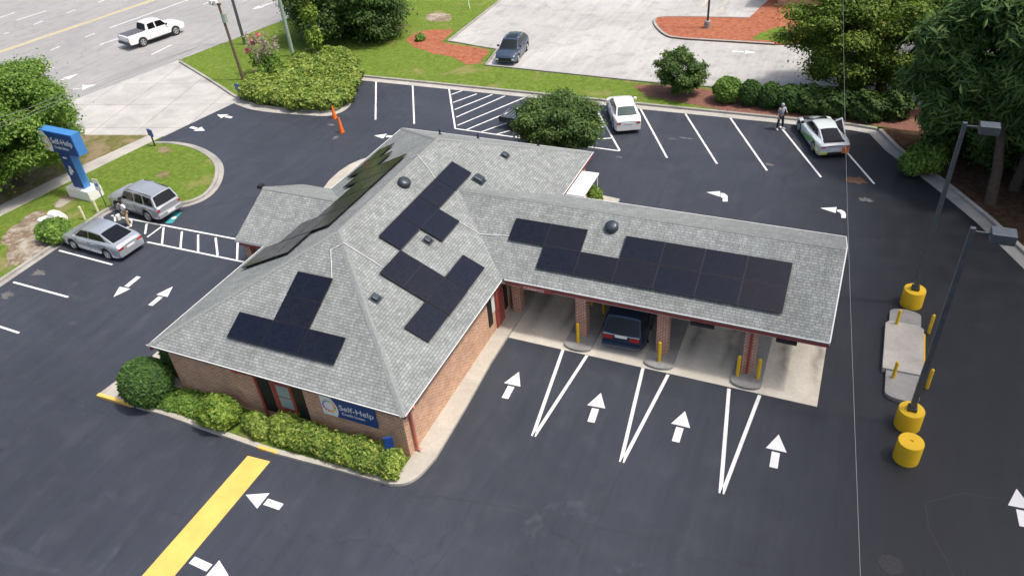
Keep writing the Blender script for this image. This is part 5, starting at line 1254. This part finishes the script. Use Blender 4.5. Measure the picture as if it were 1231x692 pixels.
tree('pine_tree',(26.5,25.0),(26.3,26.5,6.5),(4.2,4.8,5.2),90,80000,.13,L_PINE,'dark pine cut by the right edge of the view',seed=35,trunk_r=.26,br=.17,shell=.1,aspect=5,limbs=10)
c=G(1097,196,.8);shrub('shrub',[(c[0]+.1,c[1]+.1,.7,.8,.7,.7),(c[0]+.9,c[1]+.4,.95,.8,.7,.8),(c[0]+.3,c[1]+.9,.7,.7,.6,.7)],9000,.12,L_TREE,'leafy green shrub leaning over the right kerb',seed=41,shell=.3,clump=1,core=False)
for (x,y,R_),l in (((18.2,31.5,1.3),'leftmost'),((20.6,30.6,1.5),'second'),((23.0,29.0,1.5),'third'),((25.2,26.5,1.4),'nearest the right edge')):
    shrub('woodland_shrub',[(x,y,.9,R_,R_,1.1),(x+.8,y+.9,1.1,R_*.8,R_*.8,1.2)],6500,.17,L_DARK,'dark undergrowth bush in the shade of the pines, '+l,'bush',int(x*7),.3,1,core=False,group='undergrowth below the pines')
# ------------------------------------------------------------------ neighbour brick building corner
nb=empty('brick_building',(20,68,0),0,'dark red brick building corner at the top edge behind the oak','building')
x0,y0=G(934,8)
q=MB();q.box(x0-20,x0-20+26,y0-68,y0-68+18,0,4.2,BRICK);q.build('wall',nb)
q=MB();q.box(x0-20.4,x0-20+26.4,y0-68.4,y0-68+18.4,4.2,4.5,WHITEM);q.build('roof',nb)
for k in range(5):
    q=MB();q.box(x0-20+3+k*4.5,x0-20+5+k*4.5,y0-68-.05,y0-68,1.0,2.6,WHITEM);w_=q.build('window',nb)
    q=MB();q.box(x0-20+3.1+k*4.5,x0-20+4.9+k*4.5,y0-68-.06,y0-68-.051,1.1,2.5,GLASS);q.build('pane',w_)
# ------------------------------------------------------------------ LIGHT
SUN_AZ=math.atan2(.14,.99);SUN_EL=math.radians(63)
sd=Vector((math.cos(SUN_EL)*math.cos(SUN_AZ),math.cos(SUN_EL)*math.sin(SUN_AZ),math.sin(SUN_EL)))
l=bpy.data.lights.new('sun','SUN');l.energy=2.5;l.angle=math.radians(5);l.color=(1,.958,.89)
so=bpy.data.objects.new('sun',l);COL.objects.link(so);so.rotation_euler=sd.to_track_quat('Z','Y').to_euler();so.location=sd*80
w=bpy.data.worlds.new('World');scene.world=w;w.use_nodes=True;nt=w.node_tree;bg=nt.nodes['Background']
sky=nt.nodes.new('ShaderNodeTexSky');sky.sky_type='NISHITA';sky.sun_disc=False;sky.sun_elevation=SUN_EL;sky.sun_rotation=PI/2-SUN_AZ
sky.air_density=1.0;sky.dust_density=6.0;sky.ozone_density=1.0
nt.links.new(sky.outputs[0],bg.inputs[0]);bg.inputs[1].default_value=.15
# unseen lumpy mesh added to dim the sun over the right-hand lot
bm=bmesh.new();r=random.Random(12);off=sd*(140/sd.z)
for ix in range(7):
  for iy in range(6):
    X=22+ix*12+r.uniform(-3,3);Y=-46+iy*12.5+r.uniform(-3,3)
    R_=r.uniform(9.5,12.5)
    bmesh.ops.create_icosphere(bm,subdivisions=2,radius=1,matrix=Matrix.Translation((X+off.x,Y+off.y,140+r.uniform(-2,5)))@Matrix.Diagonal((R_,R_,R_*.5,1)))
me=bpy.data.meshes.new('sun_dimmer');bm.to_mesh(me);bm.free();
cm_,nt_,b_=new_mat('sun_dimmer_veil');b_.inputs['Base Color'].default_value=(.9,.9,.9,1);b_.inputs['Roughness'].default_value=1
tr_=nd(nt_,'ShaderNodeBsdfTransparent');mx_=nd(nt_,'ShaderNodeMixShader');mx_.inputs[0].default_value=.4
nt_.links.new(tr_.outputs[0],mx_.inputs[1]);nt_.links.new(b_.outputs[0],mx_.inputs[2]);nt_.links.new(mx_.outputs[0],nt_.nodes['Material Output'].inputs[0]);me.materials.append(cm_)
for p in me.polygons:p.use_smooth=True
tag(sun_dimmer:=bpy.data.objects.new('sun_dimmer',me),kind='structure');COL.objects.link(sun_dimmer)
# ------------------------------------------------------------------ CAMERA
cd=bpy.data.cameras.new('camera');co=bpy.data.objects.new('camera',cd);COL.objects.link(co)
co.matrix_world=Matrix(((RR.x,RU.x,-RF.x,CAM.x),(RR.y,RU.y,-RF.y,CAM.y),(RR.z,RU.z,-RF.z,CAM.z),(0,0,0,1)))
cd.sensor_width=36;cd.lens=FPX/1231*36;cd.clip_end=2000;cd.clip_start=.1
scene.camera=co
scene.view_settings.view_transform='Standard';scene.view_settings.look='None';scene.view_settings.exposure=0.32;scene.view_settings.gamma=1
scene.render.engine='CYCLES'
